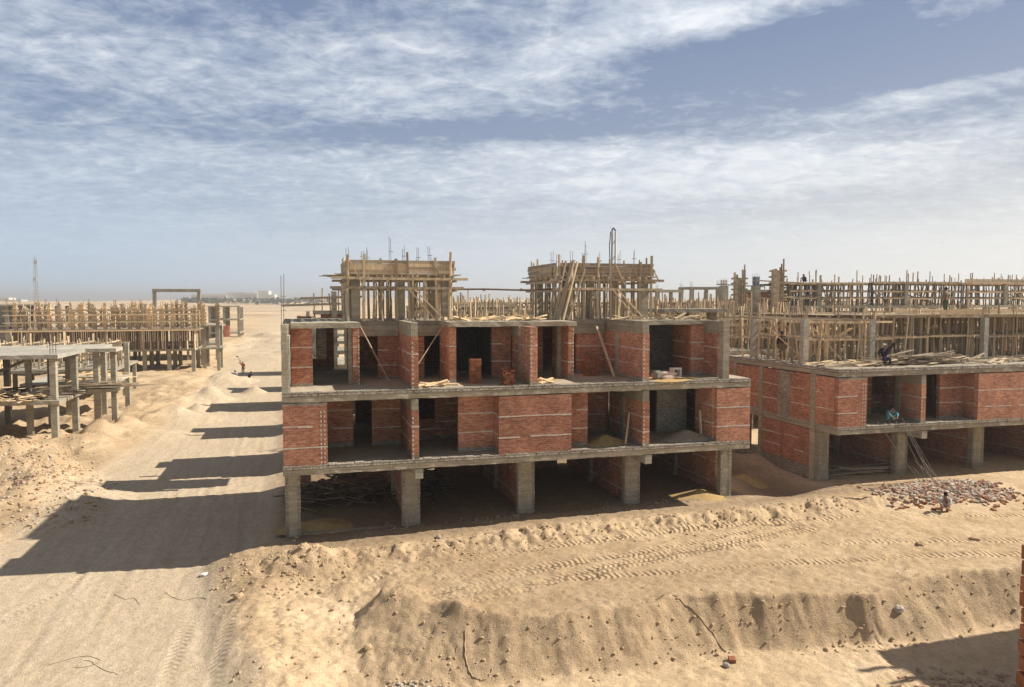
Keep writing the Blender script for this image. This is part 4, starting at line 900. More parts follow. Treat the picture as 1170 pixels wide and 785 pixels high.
# concrete pump boom behind the right roof box
o = thing('concrete_pump', 'folded concrete pump boom standing upright behind the right roof box', 'pump boom', l2w(34.3, 46.0, lz(34.3, 46.0)))
mb = MB(); mb.box(-1.2, 1.2, -4, 4, .8, 1.5); mb.box(-1.15, 1.15, -6, -4.05, .8, 2.9); mb.build('truck_bed', M['white'], o)
for sx in (-1, 1):
    for yy in (-5, -1.5, 2.5): mb = MB(); mb.tube([(sx*1.25, yy, .5), (sx*.9, yy, .5)], .5, 12); mb.build('wheel', M['rubber'], o)
mb = MB(); mb.tube([(-.20, 0, 1.5), (-.16, 0, 17.4)], .09, 6); mb.build('boom_section', M['steel'], o)
mb = MB(); mb.tube([(.24, 0, 2.0), (.26, 0, 17.2)], .12, 6); mb.build('boom_section', M['white'], o)
mb = MB(); mb.tube([(-.2, 0, 17.4), (0, 0, 17.6), (.26, 0, 17.3)], .09, 6); mb.tube([(-.3, .1, 17.2), (-.42, .1, 15.6), (-.3, .1, 12.4), (-.4, .1, 9)], .05, 6); mb.build('hose', M['rubber'], o)
mb = MB()
for k in range(9): mb.bar((-.2, 0, 2+1.7*k), (.26, 0, 2.8+1.7*k), .06, .06)
mb.box(.1, .8, -.3, .3, 11.6, 12.6); mb.build('linkage', M['steel'], o)
# far white buildings, trees, hills are in the ground sheet
for k, (x, y, L, h, lb) in enumerate(((-560, 1500, 150, 17, 'long low white building on the far hill above the open frame'), (-497, 1480, 60, 19, 'pale two part building on the far hill, right of the long white one'), (-1085, 1560, 130, 12, 'far pale buildings strip behind the column shutters'))):
    o = thing('distant_building', lb, 'building', (x, y, gz(x, y)-1), .1)
    solidbox('block', o, 'farwhite', -L/2, -.05*L, 0, 30, 0, h*.8); solidbox('block', o, 'farwhite', -.05*L+.1, L*.3, 4, 30, 0, h); solidbox('block', o, 'farwhite', L*.3+.1, L/2, 0, 26, 0, h*.62)
    for i in range(14):
        xx = -L/2 + L*.44*(i+.5)/14; solidbox('window', o, 'steel', xx-L*.008, xx+L*.008, -.2, -.02, h*.3, h*.6)
def tree_belt():
    r = random.Random(3); mb = MB()
    for k in range(900):
        x = r.choice((r.uniform(-445, -395), r.uniform(-380, -250))); y = 1000 + r.uniform(0, 60); b = gz(x, y) if k % 30 == 0 else tree_belt.b
        tree_belt.b = b; rr = r.uniform(1.5, 4.2); z = b + r.uniform(.5, 5.5)
        n = 5; base = len(mb.v)
        pts = [Vector((r.gauss(0,1), r.gauss(0,1), r.gauss(0,1))).normalized()*rr*r.uniform(.5, 1.1) for _ in range(8)]
        for i in range(6):
            a, b2, c = r.sample(pts, 3); q = len(mb.v); mb.v += [(x+a.x, y+a.y, z+a.z*.7), (x+b2.x, y+b2.y, z+b2.z*.7), (x+c.x, y+c.y, z+c.z*.7)]
            mb.f.append((q, q+1, q+2)); mb.m.append(0); mb.u += [(0,0)]*3
    o = one('tree_belt', mb, M['leaf'], 'dusty dark belt of far trees below the hill', 'trees', kind='stuff')
tree_belt.b = 0
tree_belt()
# ------------------------------------------------------------------ near wall and the photographer's side
M['wire'] = plain('dusty_wire', (0.24,0.19,0.135), 0.9, 0.2)
def near_wall():
    r = random.Random(5); mb = MB(); z = 5.2; k = 0
    mb.box(2.473, 3.05, 3.415, 3.535, 5.0, 8.94, 1)
    while z < 8.9:
        off = (k % 2)*.125
        x = 2.455 - r.uniform(0, .016) ; first = True
        while x < 3.05:
            w = .235 if not (first and k % 2) else .115
            j = r.uniform(-.006, .006); mb.box(x, x+w, 3.40+j, 3.55+j, z+r.uniform(-.002,.002), z+.066, 0, (r.random(), r.random())); x += w+.012; first = False
        z += .078; k += 1
    o = one('brick_pier', mb, [M['nearbrick'], M['mortar']], 'rough orange brick wall end close to the camera at the right picture edge', 'brick wall')
    mb = MB(); mb.box(2.5, 2.75, 3.43, 3.52, 8.93, 9.12); one('concrete_stub', mb, M['conc'], 'small dark concrete stub on top of the near brick wall end', 'concrete block')
mm, nt, b = new_mat('near_fired_brick')
pos = nd(nt, 'ShaderNodeNewGeometry'); n = noise(nt, pos.outputs['Position'], 25, 6, .7)
cc = ramp(nt, n, [(.3, (.22,.085,.045)), (.7, (.40,.175,.095))]); cc = mix(nt, cc, ramp(nt, pos.outputs['Random Per Island'], [(0, (.7,.65,.6)), (1, (1.15,1.15,1.1))]), 1.0, 'MULTIPLY')
nt.links.new(cc, b.inputs['Base Color']); bump(nt, b, n, .6, .01); M['nearbrick'] = mm
near_wall()
o = thing('brick_house', 'brick house beyond the right edge whose roof corner throws the shadow on the lower track', 'building', l2w(29.8, -12.6, -1.7))
wall(o, 0, 12, -9, -.02, 0, 9.6, 'brick', 6); slab(o, -.05, 12.1, -9.1, .0, 9.62, 9.85, 'roof_slab')
beam(o, (-1.4, -1.0, 9.92), (2, -1.1, 9.95), .2, .06, 'timberold', 'plank')
beam(o, (-1.0, -1.9, 9.92), (2, -1.7, 9.95), .2, .06, 'timberold', 'plank')
# ------------------------------------------------------------------ site clutter
def brick_stack(label, s, t, z, nx, ny, nz, seed, rz=0, loose=False):
    r = random.Random(seed); mb = MB()
    for k in range(nz):
        for j in range(ny):
            for i in range(nx):
                if k == nz-1 and r.random() < .4 or (loose and r.random() < .2*k/nz): continue
                e = .012 if not loose else .05
                x = (i-nx/2)*.25 + r.uniform(-e, e); y = (j-ny/2)*.125 + r.uniform(-e, e); zz = k*.085
                mb.box(x, x+.24, y, y+.115, zz, zz+.08, 0, (r.random()*3, r.random()*3))
    return one('brick_stack', mb, M['nearbrick'], label, 'bricks', l2w(s, t, z), TH+rz, 'brick stacks on the near house')
brick_stack('neat waist high brick stack on the near house terrace before the dark coated room', 8.35, 1.5, 6.35, 2, 3, 13, 1)
brick_stack('slumped small brick stack at the terrace edge left of the free standing fin', 9.6, .45, 6.35, 2, 3, 9, 2, .3, True)
brick_stack('large brick stack in the shaded recess beside the third doorway', 14.75, 3.4, 6.35, 3, 4, 12, 3)
for k, (x, y, z, a, lb) in enumerate(((16.95, .62, 0, .2, 'grey sack slumped left of the pink cement bags on the terrace'), (17.45, .55, 0, .1, 'lower pink cement bag on the yellow sand of the terrace'), (17.5, .62, .16, -.1, 'upper pink cement bag lying across another bag'))):
    bm = bmesh.new(); bmesh.ops.create_cube(bm, size=1.0); bmesh.ops.subdivide_edges(bm, edges=bm.edges, cuts=3, use_grid_fill=True)
    for v in bm.verts:
        f = 1 - .45*(abs(v.co.x)*2)**4 - .25*(abs(v.co.y)*2)**3
        v.co = Vector((v.co.x*(.78 if k else .42), v.co.y*.42, v.co.z*(.2 if k else .42)*max(.3, f) + .1 + R.uniform(-.01,.01)))
        if not k: v.co.z += .1
    me = bpy.data.meshes.new('cement_bag'); bm.to_mesh(me); bm.free(); me.materials.append(M['bag' if k else 'block']); uv = me.uv_layers.new(name='UVMap')
    for p in me.polygons: p.use_smooth = True
    tag(put('cement_bag', me, None, l2w(x, y, 6.37+z), (0, 0, TH+a)), lb, 'bag', 'bags on the terrace')
mb = MB()
for a in ((0,.5,0,.3,0,.08),(0,.5,0,.3,.4,.48),(0,.08,0,.3,.08,.4),(.42,.5,0,.3,.08,.4)): mb.box(*a)
one('white_crate', mb, M['white'], 'small white open frame box on the terrace right of the cement bags', 'box', l2w(18.0, 1.0, 6.36), TH+.2)
def pile(name, label, cat, s, t, z, r, h, mat, seed, rw=1.0):
    n = 22; m = 7; mb = MB(); rr = random.Random(seed); mb.v.append((0, 0, h))
    for j in range(1, m+1):
        for i in range(n):
            a = 2*math.pi*i/n; q = j/m; rad = r*q*(1+.12*math.sin(3*a+seed)+rr.uniform(-.04,.04)); mb.v.append((rad*math.cos(a)*rw, rad*math.sin(a), h*(1-q)**1.2 + rr.uniform(-.02,.02)*(q < 1) - (.03 if j == m else 0)))
    for i in range(n): mb.f.append((0, 1+i, 1+(i+1) % n)); mb.m.append(0); mb.u += [(0,0)]*3
    for j in range(m-1):
        for i in range(n): mb.f.append((1+j*n+i, 1+(j+1)*n+i, 1+(j+1)*n+(i+1) % n, 1+j*n+(i+1) % n)); mb.m.append(0); mb.u += [(0,0)]*4
    o = one(name, mb, M[mat], label, cat, l2w(s, t, z), TH)
    for p in o.data.polygons: p.use_smooth = True
    return o
pile('sand_pile', 'thin spread of yellow sand under the cement bags', 'sand', 17.6, .85, 6.36, 1.1, .07, 'yellow', 1, 1.5)
pile('sand_pile', 'yellow sand heap at the first floor edge by the leaning plank', 'sand', 14.6, 1.3, 3.36, .9, .38, 'yellow', 2, 1.4)
pile('sand_pile', 'grey sand heap in front of the grey block wall on the first floor', 'sand', 18.9, 1.3, 3.36, 1.1, .42, 'floor', 3, 1.4)
pile('sand_pile', 'low yellow sand spread just inside the leftmost ground floor bay', 'sand', 1.4, 2.6, .02, 1.2, .25, 'yellow', 4, 1.5)
pile('sand_pile', 'ochre sand heap beside the rightmost ground floor column', 'sand', 20.0, 1.9, .2, 1.3, .4, 'yellow', 5, 1.3)
pile('sand_pile', 'ochre sand heap in the gap between the two brick houses', 'sand', 24.3, 4.6, -.05, 1.7, .55, 'yellow', 6, 1.0)
def stick(name, label, cat, p, q, w, mat='timber', group=None):
    mb = MB(); P0 = Vector(l2w(*p)); Q0 = Vector(l2w(*q)); mb.bar((0,0,0), tuple(Q0-P0), w, w*.7); mb.bar(tuple((Q0-P0)*.5), tuple((Q0-P0)*.52), w*1.1, w*.8); return one(name, mb, M[mat], label, cat, tuple(P0), 0, group)
stick('leaning_pole', 'pale pole leaning in the left recess of the upper floor from roof edge to terrace', 'pole', (4.55, 1.2, 6.36), (3.4, 4.0, 9.0), .05, 'timberold')
stick('leaning_pole', 'thin diagonal pole leaning across the second door of the upper floor', 'pole', (5.75, 1.4, 7.3), (7.2, 2.6, 9.1), .035, 'timberold')
stick('leaning_plank', 'weathered plank leaning on the brick wall of the shaded third recess', 'plank', (15.45, 2.2, 6.36), (15.35, 4.3, 8.8), .10, 'timberold')
stick('leaning_plank', 'short pale plank leaning on the fin wall at the first floor edge', 'plank', (15.3, .5, 3.37), (15.9, 1.4, 4.7), .09, 'timber')
stick('leaning_plank', 'plank standing beside the doorway of the grey block room', 'plank', (19.55, 1.0, 3.36), (19.62, 1.3, 4.7), .12, 'timberold')
# rebar rods leaning on the right house slab
RB = [('single thin rod leaning left of the worker crouched on the slab', 29.7, 31.9), ('middle thin rod leaning on the slab under the crouched worker', 30.9, 32.4)]
for lb, a, b in RB:
    stick('steel_rod', lb, 'rod', (b, .1, lz(b, .1)), (a, .78, 3.75), .035, 'steel', 'rods leaning on the right house slab')
mb = MB(); r = random.Random(4); P0 = Vector(l2w(32.6, .1, lz(32.6, .1)))
for k in range(7):
    q = Vector(l2w(31.3+r.uniform(-.05,.1), .80, 3.9+r.uniform(-.3,.5)) if k < 3 else l2w(31.9+r.uniform(-.3,.5), .5, 1.3+r.random()*.6)); p = Vector(l2w(32.7+r.uniform(-.6,.6), .1+r.uniform(-.2,.2), lz(32.7, .1))); mb.tube([p-P0, q-P0], .014, 5)
one('rod_bundle', mb, M['steel'], 'bundle of steel rods fanned out at the foot of the right house slab', 'rods', tuple(P0))
mb = MB(); mb.tube([(0,0,0),(0,0,.1),(0,0,.75),(0,0,.8)], [.24,.28,.28,.2], 12); mb.tube([(0,0,.8),(0,0,.86)], .1, 10)
one('plastic_drum', mb, M['plastic'], 'grey plastic drum standing in the right house recess', 'drum', l2w(38.6, 1.6, 3.56))
brick_stack('loose bricks piled on the first floor of the right house beside the dark doorway', 36.0, 2.2, 3.56, 4, 3, 4, 8, .1, True)
# rubble, clods, bricks
def ico():
    bm = bmesh.new(); bmesh.ops.create_icosphere(bm, subdivisions=1, radius=1); v = [tuple(x.co) for x in bm.verts]; f = [tuple(y.index for y in x.verts) for x in bm.faces]; bm.free(); return v, f
IV, IF = ico()
def stones(name, label, cat, pts, mats, seed, brickfrac=0.0):
    r = random.Random(seed); mb = MB()
    for (x, y, sz, mi) in pts:
        z = 0; 
        if r.random() < brickfrac:
            a = r.uniform(0, 3.14); d = Vector((math.cos(a), math.sin(a), r.uniform(-.3,.3)))*.12
            c = Vector((x, y, gzc(x, y)+sz*.35)); mb.bar(c-d, c+d, .11, .075, mi); continue
        b = len(mb.v); k = [r.uniform(.55, 1.2)*sz for _ in range(3)]
        zz = gzc(x, y)
        for (px, py, pz) in IV:
            j = r.uniform(.75, 1.15); mb.v.append((x+px*k[0]*j, y+py*k[1]*j, zz+pz*k[2]*j*.75+sz*.12))
        for f in IF: mb.f.append(tuple(b+i for i in f)); mb.m.append(mi); mb.u += [(0,0)]*3
    return one(name, mb, mats, label, cat, kind='stuff')
_GX = np.arange(-42, 33, .25); _GY = np.arange(16, 62, .25)
_a, _b = np.meshgrid(_GX, _GY); _GZ = ground_z(_a.ravel(), _b.ravel())[0].reshape(_a.shape)
def gzc(x, y):
    i = min(max(int((x+42)/.25), 0), len(_GX)-2); j = min(max(int((y-16)/.25), 0), len(_GY)-2)
    fx = (x+42)/.25-i; fy = (y-16)/.25-j
    return float((_GZ[j,i]*(1-fx)+_GZ[j,i+1]*fx)*(1-fy)+(_GZ[j+1,i]*(1-fx)+_GZ[j+1,i+1]*fx)*fy)
M['clod'] = plain('earth_clod', (.45,.33,.205), 1.0, .25); M['stone'] = plain('grey_rubble', (.40,.355,.30), .95, .3); M['stone2'] = plain('dusty_pale_rubble', (.53,.46,.37), .95, .25)
r = random.Random(17); P = []
for k in range(1000): # clods on the bank
    x = r.uniform(-8.5, 19); f = r.random()**.8; yc = np.interp(x, CREST_X, CREST_Y); yt = np.interp(x, TOE_X, TOE_Y); P.append((x, yt-.5+(yc+.6-yt)*f, r.choice((.01,.012,.015,.02,.02,.03,.05,.08)), 0))
for k in range(1100): # lip before the near house
    s = r.uniform(-2.5, 26); t = -1.6 + r.gauss(0, .55); p = l2w(s, t); P.append((p[0], p[1], r.choice((.015,.02,.03,.05,.08)), 0))
for k in range(700): # plateau and ramp
    x = r.uniform(-10, 18); y = r.uniform(24, 36); P.append((x, y, r.choice((.012,.018,.025,.035)), 0))
for k in range(240):
    a = r.uniform(0, 6.28); d = abs(r.gauss(0, 1.6)); P.append((-8.2+d*math.cos(a), 27.8+d*1.2*math.sin(a), r.choice((.03,.04,.06,.1)), 0))
stones('earth_clods', 'crumbled earth clods over the bank and plateau', 'clods', P, [M['clod']], 1)
P = [] # rubble heap by the right house
for k in range(1500):
    x = r.gauss(22.0, 1.9); y = 37.5 + (x-22)*.16 + r.gauss(0, .6)
    if abs(x-22.0) < 4.2: P.append((x, y, r.choice((.03,.04,.06,.08,.12,.17)), r.choice((0,1,1,2,2,2))))
stones('rubble', 'scattered grey and red brick rubble before the right house', 'rubble', P, [M['stone'], M['stone2'], M['dustbrick']], 2, .35)
P = []
for k in range(1800): # left debris heaps
    x = r.gauss(-27, 4.5); y = 42 + (x+27)*-1.1 + r.gauss(0, 3.0)
    if gzc(x, y) > -.25: P.append((x, y, r.choice((.04,.06,.08,.12)), r.choice((0,0,0,1,2))))
stones('debris', 'pale broken debris on the earth heaps left of the road', 'debris', P, [M['clod'], M['stone2'], M['dustbrick']], 3, .1)
P = []
for k in range(260):
    P.append((-3.0+r.gauss(0, .5), 21.75+r.gauss(0, .22), r.choice((.03,.04,.06,.08)), r.choice((0,1,1,2))))
stones('rubble', 'small pale rubble patch at the foot of the bank, bottom centre', 'rubble', P, [M['clod'], M['stone2'], M['stone']], 4)
P = []
for k in range(420):
    P.append((13.9+r.gauss(0, .9), 21.6+r.gauss(0, .55), r.choice((.03,.04,.06,.08)), r.choice((0,0,1,2))))
stones('rubble', 'dark brick crumbs in the shade at the lower right corner', 'rubble', P, [M['clod'], M['dustbrick'], M['dustbrick']], 5, .3)
P = []
for k in range(300):
    s = r.choice((4.2, 9.5, 15.0, 17.5)) + r.gauss(0, .8); p = l2w(s, 1.2+r.gauss(0, .35)); P.append((p[0], p[1], r.choice((.03,.04,.06)), r.choice((0,1,1))))
stones('rubble', 'mortar crumbs along the ground floor threshold of the near house', 'rubble', P, [M['clod'], M['stone']], 6)
bme = MB(); bme.box(-.12,.12,-.055,.055,-.035,.035); bme = bme.mesh('loose_brick', M['nearbrick'])
def poly(px, y): return px
for k in range(26):
    x = r.uniform(18.6, 26.0); y = 35.3 + (x-18)*.12 + r.uniform(-.8, 1.2)
    tag(put('loose_brick', bme, None, (x, y, gzc(x, y)+.03), (r.uniform(-.3,.3), r.uniform(-.3,.3), r.uniform(0,3)), (1.15,1.15,1.15)), 'single red brick lying loose on the sand before the rubble', 'brick', 'loose bricks before the rubble')
def lump(name, label, cat, x, y, sz, mat, seed, flat=.7, dz=0):
    rr = random.Random(seed); bm = bmesh.new()
    if mat == 'nearbrick': bmesh.ops.create_cube(bm, size=1.5); bmesh.ops.subdivide_edges(bm, edges=bm.edges, cuts=2, use_grid_fill=True)
    else: bmesh.ops.create_icosphere(bm, subdivisions=2, radius=1)
    for v in bm.verts: v.co *= rr.uniform(.8, 1.15) if mat != 'nearbrick' else rr.uniform(.9, 1.05); v.co = Vector((v.co.x*sz, v.co.y*sz*.7, v.co.z*sz*flat))
    me = bpy.data.meshes.new(name); bm.to_mesh(me); bm.free(); me.materials.append(M[mat]); tag(put(name, me, None, (x, y, gz(x, y)+sz*flat*.4+dz), (0,0,rr.uniform(0,3))), label, cat)
lump('stone', 'pale angular stone on the bank crest at the right', 'stone', 13.4, 25.5, .2, 'stone', 1)
lump('stone', 'dark clod sitting on the left face of the bank', 'stone', -4.6, 23.4, .16, 'clod', 2)
lump('stone', 'little dark stone at the toe of the bank right of the broken brick', 'stone', 10.4, 24.3, .1, 'clod', 3)
lump('stone', 'pale concrete lump on the plateau lip below the second column', 'stone', -3.1, 31.2, .16, 'stone', 4)
lump('white_scrap', 'crumpled white scrap lying on the road below the near house shadow', 'scrap', -11.9, 28.6, .2, 'white', 5, .25)
lump('broken_brick', 'broken brick chunk with mortar lying at the toe of the bank', 'brick', 7.05, 23.5, .2, 'nearbrick', 6, .5)
lump('mortar_lump', 'grey mortar lump stuck to the broken brick at the bank toe', 'mortar', 6.8, 23.25, .14, 'stone', 7, .6)
lump('dark_scrap', 'dark cloth scrap lying on the sand right of the loose bricks', 'scrap', 24.6, 35.2, .3, 'navy', 8, .2)
lump('clod_heap', 'low dark clod heap on the plateau toward the right edge', 'earth', 19.4, 31.0, .25, 'clod', 9, .35)
lump('clod_heap', 'second small clod heap on the plateau nearer the right edge', 'earth', 16.8, 30.4, .25, 'clod', 10, .35)
lump('stone', 'brown stone half buried at the left ramp beside the road', 'stone', -9.6, 25.9, .2, 'clod', 11, .6)
def wire(label, pts, rad, mat, name='wire', cat='wire'):
    P0 = Vector((pts[0][0], pts[0][1], gz(*pts[0]))); mb = MB(); Q = []
    ex = [pts[0]] + list(pts) + [pts[-1]]; rr = random.Random(len(label))
    for i in range(1, len(ex)-2):
        for k in range(6):
            f = k/6; a, b, c, d = ex[i-1:i+3]
            x, y = (.5*(2*b[m]+(c[m]-a[m])*f+(2*a[m]-5*b[m]+4*c[m]-d[m])*f*f+(3*b[m]-a[m]-3*c[m]+d[m])*f**3) + rr.uniform(-.02,.02) for m in (0, 1)); Q.append(Vector((x, y, gz(x, y)+rad*.9))-P0)
    mb.tube(Q, rad, 5, 0); return one(name, mb, M[mat], label, cat, tuple(P0))
wire('pale curved hose lying on the bank face left of centre', [(-1.5,23.6),(-1.45,22.9),(-1.25,22.4),(-.95,22.25),(-.7,22.35),(-.6,22.6)], .022, 'clod', 'hose', 'hose')
wire('looped wire lying on the sandy road, bottom left', [(-14.0,22.1),(-13.3,22.6),(-12.7,22.5),(-12.6,22.2),(-13.1,22.0),(-13.0,22.4),(-12.2,21.9),(-11.6,21.7)], .008, 'wire')
wire('short bent wire on the left road below the big shadow', [(-14.6,27.0),(-14.0,26.6),(-13.7,26.7),(-13.2,26.1)], .008, 'wire')
wire('thin wire across the tyre marks on the left road', [(-12.8,27.2),(-12.0,26.6),(-11.4,26.7),(-10.9,26.4)], .008, 'wire')
wire('dark crack edged stick on the bank crest right of centre', [(4.9,25.2),(5.6,25.3),(6.2,24.9),(6.7,24.5),(7.1,24.05)], .02, 'clod', 'stick', 'stick')
wire('thin stick lying on the sand left of the rubble', [(15.6,36.2),(16.6,36.0),(17.4,36.1)], .03, 'timberdark', 'stick', 'stick')
# ------------------------------------------------------------------ people
def bake(obj):
    dg = bpy.context.evaluated_depsgraph_get(); dg.update()
    me = bpy.data.meshes.new_from_object(obj.evaluated_get(dg)); return me
def skinned(name, verts, edges, radii, mat, parent, sub=1):
    me = bpy.data.meshes.new(name); me.from_pydata([tuple(v) for v in verts], edges, []); tmp = bpy.data.objects.new(name+'_build', me); C.objects.link(tmp)
    sk = tmp.modifiers.new('s', 'SKIN'); sk.use_smooth_shade = True; ss = tmp.modifiers.new('u', 'SUBSURF'); ss.levels = sub; ss.render_levels = sub
    for i, d in enumerate(me.skin_vertices[0].data): d.radius = radii[i]; d.use_root = (i == 0)
    m2 = bake(tmp); m2.name = name; m2.materials.clear(); m2.materials.append(mat)
    bpy.data.objects.remove(tmp)
    for p in m2.polygons: p.use_smooth = True
    return put(name, m2, parent)
def person(label, loc, rz, J, shirt, trousers, hat=None, hatname='hair', group='workers on the site', scale=1.0):
    """J: joint name -> (x,y,z); x right, y forward of the figure"""
    o = thing('person', label, 'person', loc, rz, None); o.scale = (scale,)*3; V_ = {k: Vector(v) for k, v in J.items()}
    V_['chest'] = V_['neck'].lerp(V_['pel'], .28); V_['belly'] = V_['neck'].lerp(V_['pel'], .65)
    names = ['pel','belly','chest','neck','head0','head1']; E = [(0,1),(1,2),(2,3),(3,4),(4,5)]
    hd = (V_['head']-V_['neck']).normalized(); V_['head0'] = V_['neck']+hd*.11; V_['head1'] = V_['neck']+hd*.25
    rad = [(.135,.10),(.135,.095),(.155,.105),(.05,.052),(.075,.085),(.07,.085)]
    vs = [V_[n] for n in names]; idx = {n: i for i, n in enumerate(names)}
    fwd = Vector((0,1,0)); fwd = (fwd - hd*fwd.dot(hd)).normalized()
    vs.append(V_['head0']+hd*.03+fwd*.11); E.append((4, 6)); rad.append((.018,.018)) # nose
    def chain(par, pts, rs):
        p = par
        for q, rr in zip(pts, rs): vs.append(q); rad.append(rr); E.append((p, len(vs)-1)); p = len(vs)-1
        return p
    for s in ('l', 'r'):
        w = chain(2, [V_['sh_'+s], V_['el_'+s], V_['ha_'+s]], [(.062,.062),(.045,.045),(.03,.034)])
        d = (V_['ha_'+s]-V_['el_'+s]).normalized(); pl = chain(w, [V_['ha_'+s]+d*.07], [(.038,.018)])
        sd = d.cross(Vector((.3,.5,.8))).normalized(); up = sd.cross(d)
        for k in range(4): chain(pl, [V_['ha_'+s]+d*.12+sd*(.03*(k-1.5)), V_['ha_'+s]+d*(.155-.01*abs(k-1.2))+sd*(.03*(k-1.5))-up*.02], [(.009,.009),(.007,.007)])
        chain(w, [V_['ha_'+s]+d*.05+sd*.055, V_['ha_'+s]+d*.09+sd*.065-up*.01], [(.011,.011),(.008,.008)])
        a = chain(0, [V_['hip_'+s], V_['kn_'+s], V_['an_'+s]], [(.09,.09),(.06,.06),(.04,.045)])
        f = V_.get('toe_'+s, V_['an_'+s]+Vector((0,.17,-.05))); chain(a, [f], [(.042,.03)])
    skinned('body', vs, E, rad, M['skin'], o, 1)
    # clothing
    sv = [V_['belly']*.4+V_['pel']*.6, V_['belly'], V_['chest'], V_['neck'].lerp(V_['chest'], .25)]; se = [(0,1),(1,2),(2,3)]; sr = [(.165,.125),(.165,.122),(.18,.13),(.075,.075)]
    for s in ('l','r'):
        b = len(sv); sv += [V_['sh_'+s], V_['el_'+s], V_['el_'+s].lerp(V_['ha_'+s], .75)]; sr += [(.085,.085),(.066,.066),(.052,.052)]; se += [(2,b),(b,b+1),(b+1,b+2)]
    skinned('shirt', sv, se, sr, M[shirt], o, 1)
    tv = [V_['pel'], V_['belly'].lerp(V_['pel'], .4)]; te = [(0,1)]; tr = [(.16,.125),(.15,.115)]
    for s in ('l','r'):
        b = len(tv); tv += [V_['hip_'+s], V_['kn_'+s], V_['an_'+s].lerp(V_['kn_'+s], .12)]; tr += [(.108,.108),(.082,.082),(.07,.07)]; te += [(0,b),(b,b+1),(b+1,b+2)]
    skinned('trousers', tv, te, tr, M[trousers], o, 1)
    top = V_['head1']; hv = [top-hd*.05-fwd*.03, top+hd*.0-fwd*.01, top-hd*.09-fwd*.07]; skinned(hatname, hv, [(0,1),(0,2)], [(.078,.088),(.05,.06),(.05,.045)], M[hat or 'hair'], o, 1)
    return o
STAND = dict(pel=(0,0,.95), neck=(0,.02,1.47), head=(0,.05,1.72), sh_l=(-.2,0,1.42), sh_r=(.2,0,1.42), el_l=(-.27,.03,1.14), el_r=(.27,.03,1.14), ha_l=(-.26,.14,.9), ha_r=(.26,.14,.9),
             hip_l=(-.1,0,.9), hip_r=(.1,0,.9), kn_l=(-.11,.04,.5), kn_r=(.11,.03,.5), an_l=(-.11,-.02,.09), an_r=(.12,-.02,.09))
def pose(**k): d = dict(STAND); d.update(k); return d
SIT = pose(pel=(0,0,.42), neck=(0,.06,.95), head=(0,.1,1.2), sh_l=(-.2,.04,.9), sh_r=(.2,.04,.9), hip_l=(-.1,.05,.40), hip_r=(.1,.05,.40), kn_l=(-.13,.46,.46), kn_r=(.14,.44,.48), an_l=(-.12,.5,.09), an_r=(.13,.46,.09))
CROUCH = pose(pel=(0,-.1,.24), neck=(0,.2,.68), head=(0,.36,.88), sh_l=(-.19,.17,.64), sh_r=(.19,.17,.64), el_l=(-.24,.4,.5), el_r=(.24,.42,.5), ha_l=(-.1,.58,.36), ha_r=(.12,.58,.36),
              hip_l=(-.1,-.06,.24), hip_r=(.1,-.06,.24), kn_l=(-.17,.3,.46), kn_r=(.17,.28,.48), an_l=(-.13,.05,.08), an_r=(.13,.04,.08))
BEND = pose(pel=(0,-.15,.88), neck=(0,.38,1.08), head=(0,.58,1.0), sh_l=(-.19,.34,1.02), sh_r=(.19,.34,1.02), el_l=(-.22,.42,.74), el_r=(.22,.42,.74), ha_l=(-.14,.5,.5), ha_r=(.14,.5,.5), hip_l=(-.1,-.14,.84), hip_r=(.1,-.14,.84), kn_l=(-.12,0,.46), kn_r=(.14,-.05,.46))
d = dict(SIT); d.update(el_l=(-.4,.08,1.12), ha_l=(-.5,.12,1.40), el_r=(.36,.14,.72), ha_r=(.3,.3,.52))
person('worker in navy and pale cap sitting with one arm raised on the right house roof', l2w(31.2, 2.1, 6.52), TH+math.pi-.35, {k: ((-v[0], v[1], v[2])) for k, v in d.items()} if False else d, 'navy', 'navy', 'offwhite', 'cap')
person('worker in turquoise shirt crouching at the first floor edge of the right house', l2w(31.0, 1.4, 3.56), TH+math.pi-.2, CROUCH, 'turq', 'turq')
person('worker in khaki jacket and green trousers standing on the timber deck', l2w(42.3, 9.0, 9.2), TH+.3, pose(el_r=(.42,-.02,1.2), ha_r=(.2,.1,1.0)), 'khaki', 'green')
person('worker in dark clothes squatting on top of a skyline formwork box', l2w(53.6, 38.6, 11.95), TH+1.9, CROUCH, 'navy', 'navy')
person('worker in dark blue standing among loose props on the right house roof', l2w(27.9, 6.4, 6.56), TH+2.2, pose(neck=(0,.12,1.42), head=(0,.2,1.65)), 'navy', 'khaki')
person('worker in off white shirt squatting on the sand at the front of the rubble', (20.55, 35.2, gz(20.55, 35.2)), 2.6, CROUCH, 'offwhite', 'offwhite')
rw = (-38.9*.955, 108.5*.955)
d = pose(el_r=(.42,.1,1.62), ha_r=(.3,.2,1.9))
person('worker in bright red shirt standing far down the road with a tool over his shoulder', (-37.6, 104.8, gz(-37.6, 104.8)), 3.4, d, 'red', 'khaki')
mb = MB(); mb.tube([(0,0,0), (-.55,0,.95)], .03, 6); mb.box(-.72,-.4,-.06,.06,.9,1.02); one('shovel', mb, M['timberdark'], 'tool held up over the shoulder of the red shirted worker', 'tool', (-37.75, 104.7, gz(-37.6,104.8)+1.55), 0)
person('crouching dark figure on the far road, left of two beside the red shirt', (-36.4, 99.2, gz(-36.4, 99.2)), 1.2, CROUCH, 'net', 'navy')
person('crouching dark figure on the far road, right of two beside the red shirt', (-34.9, 99.4, gz(-34.9, 99.4)), -1.4, CROUCH, 'navy', 'navy')
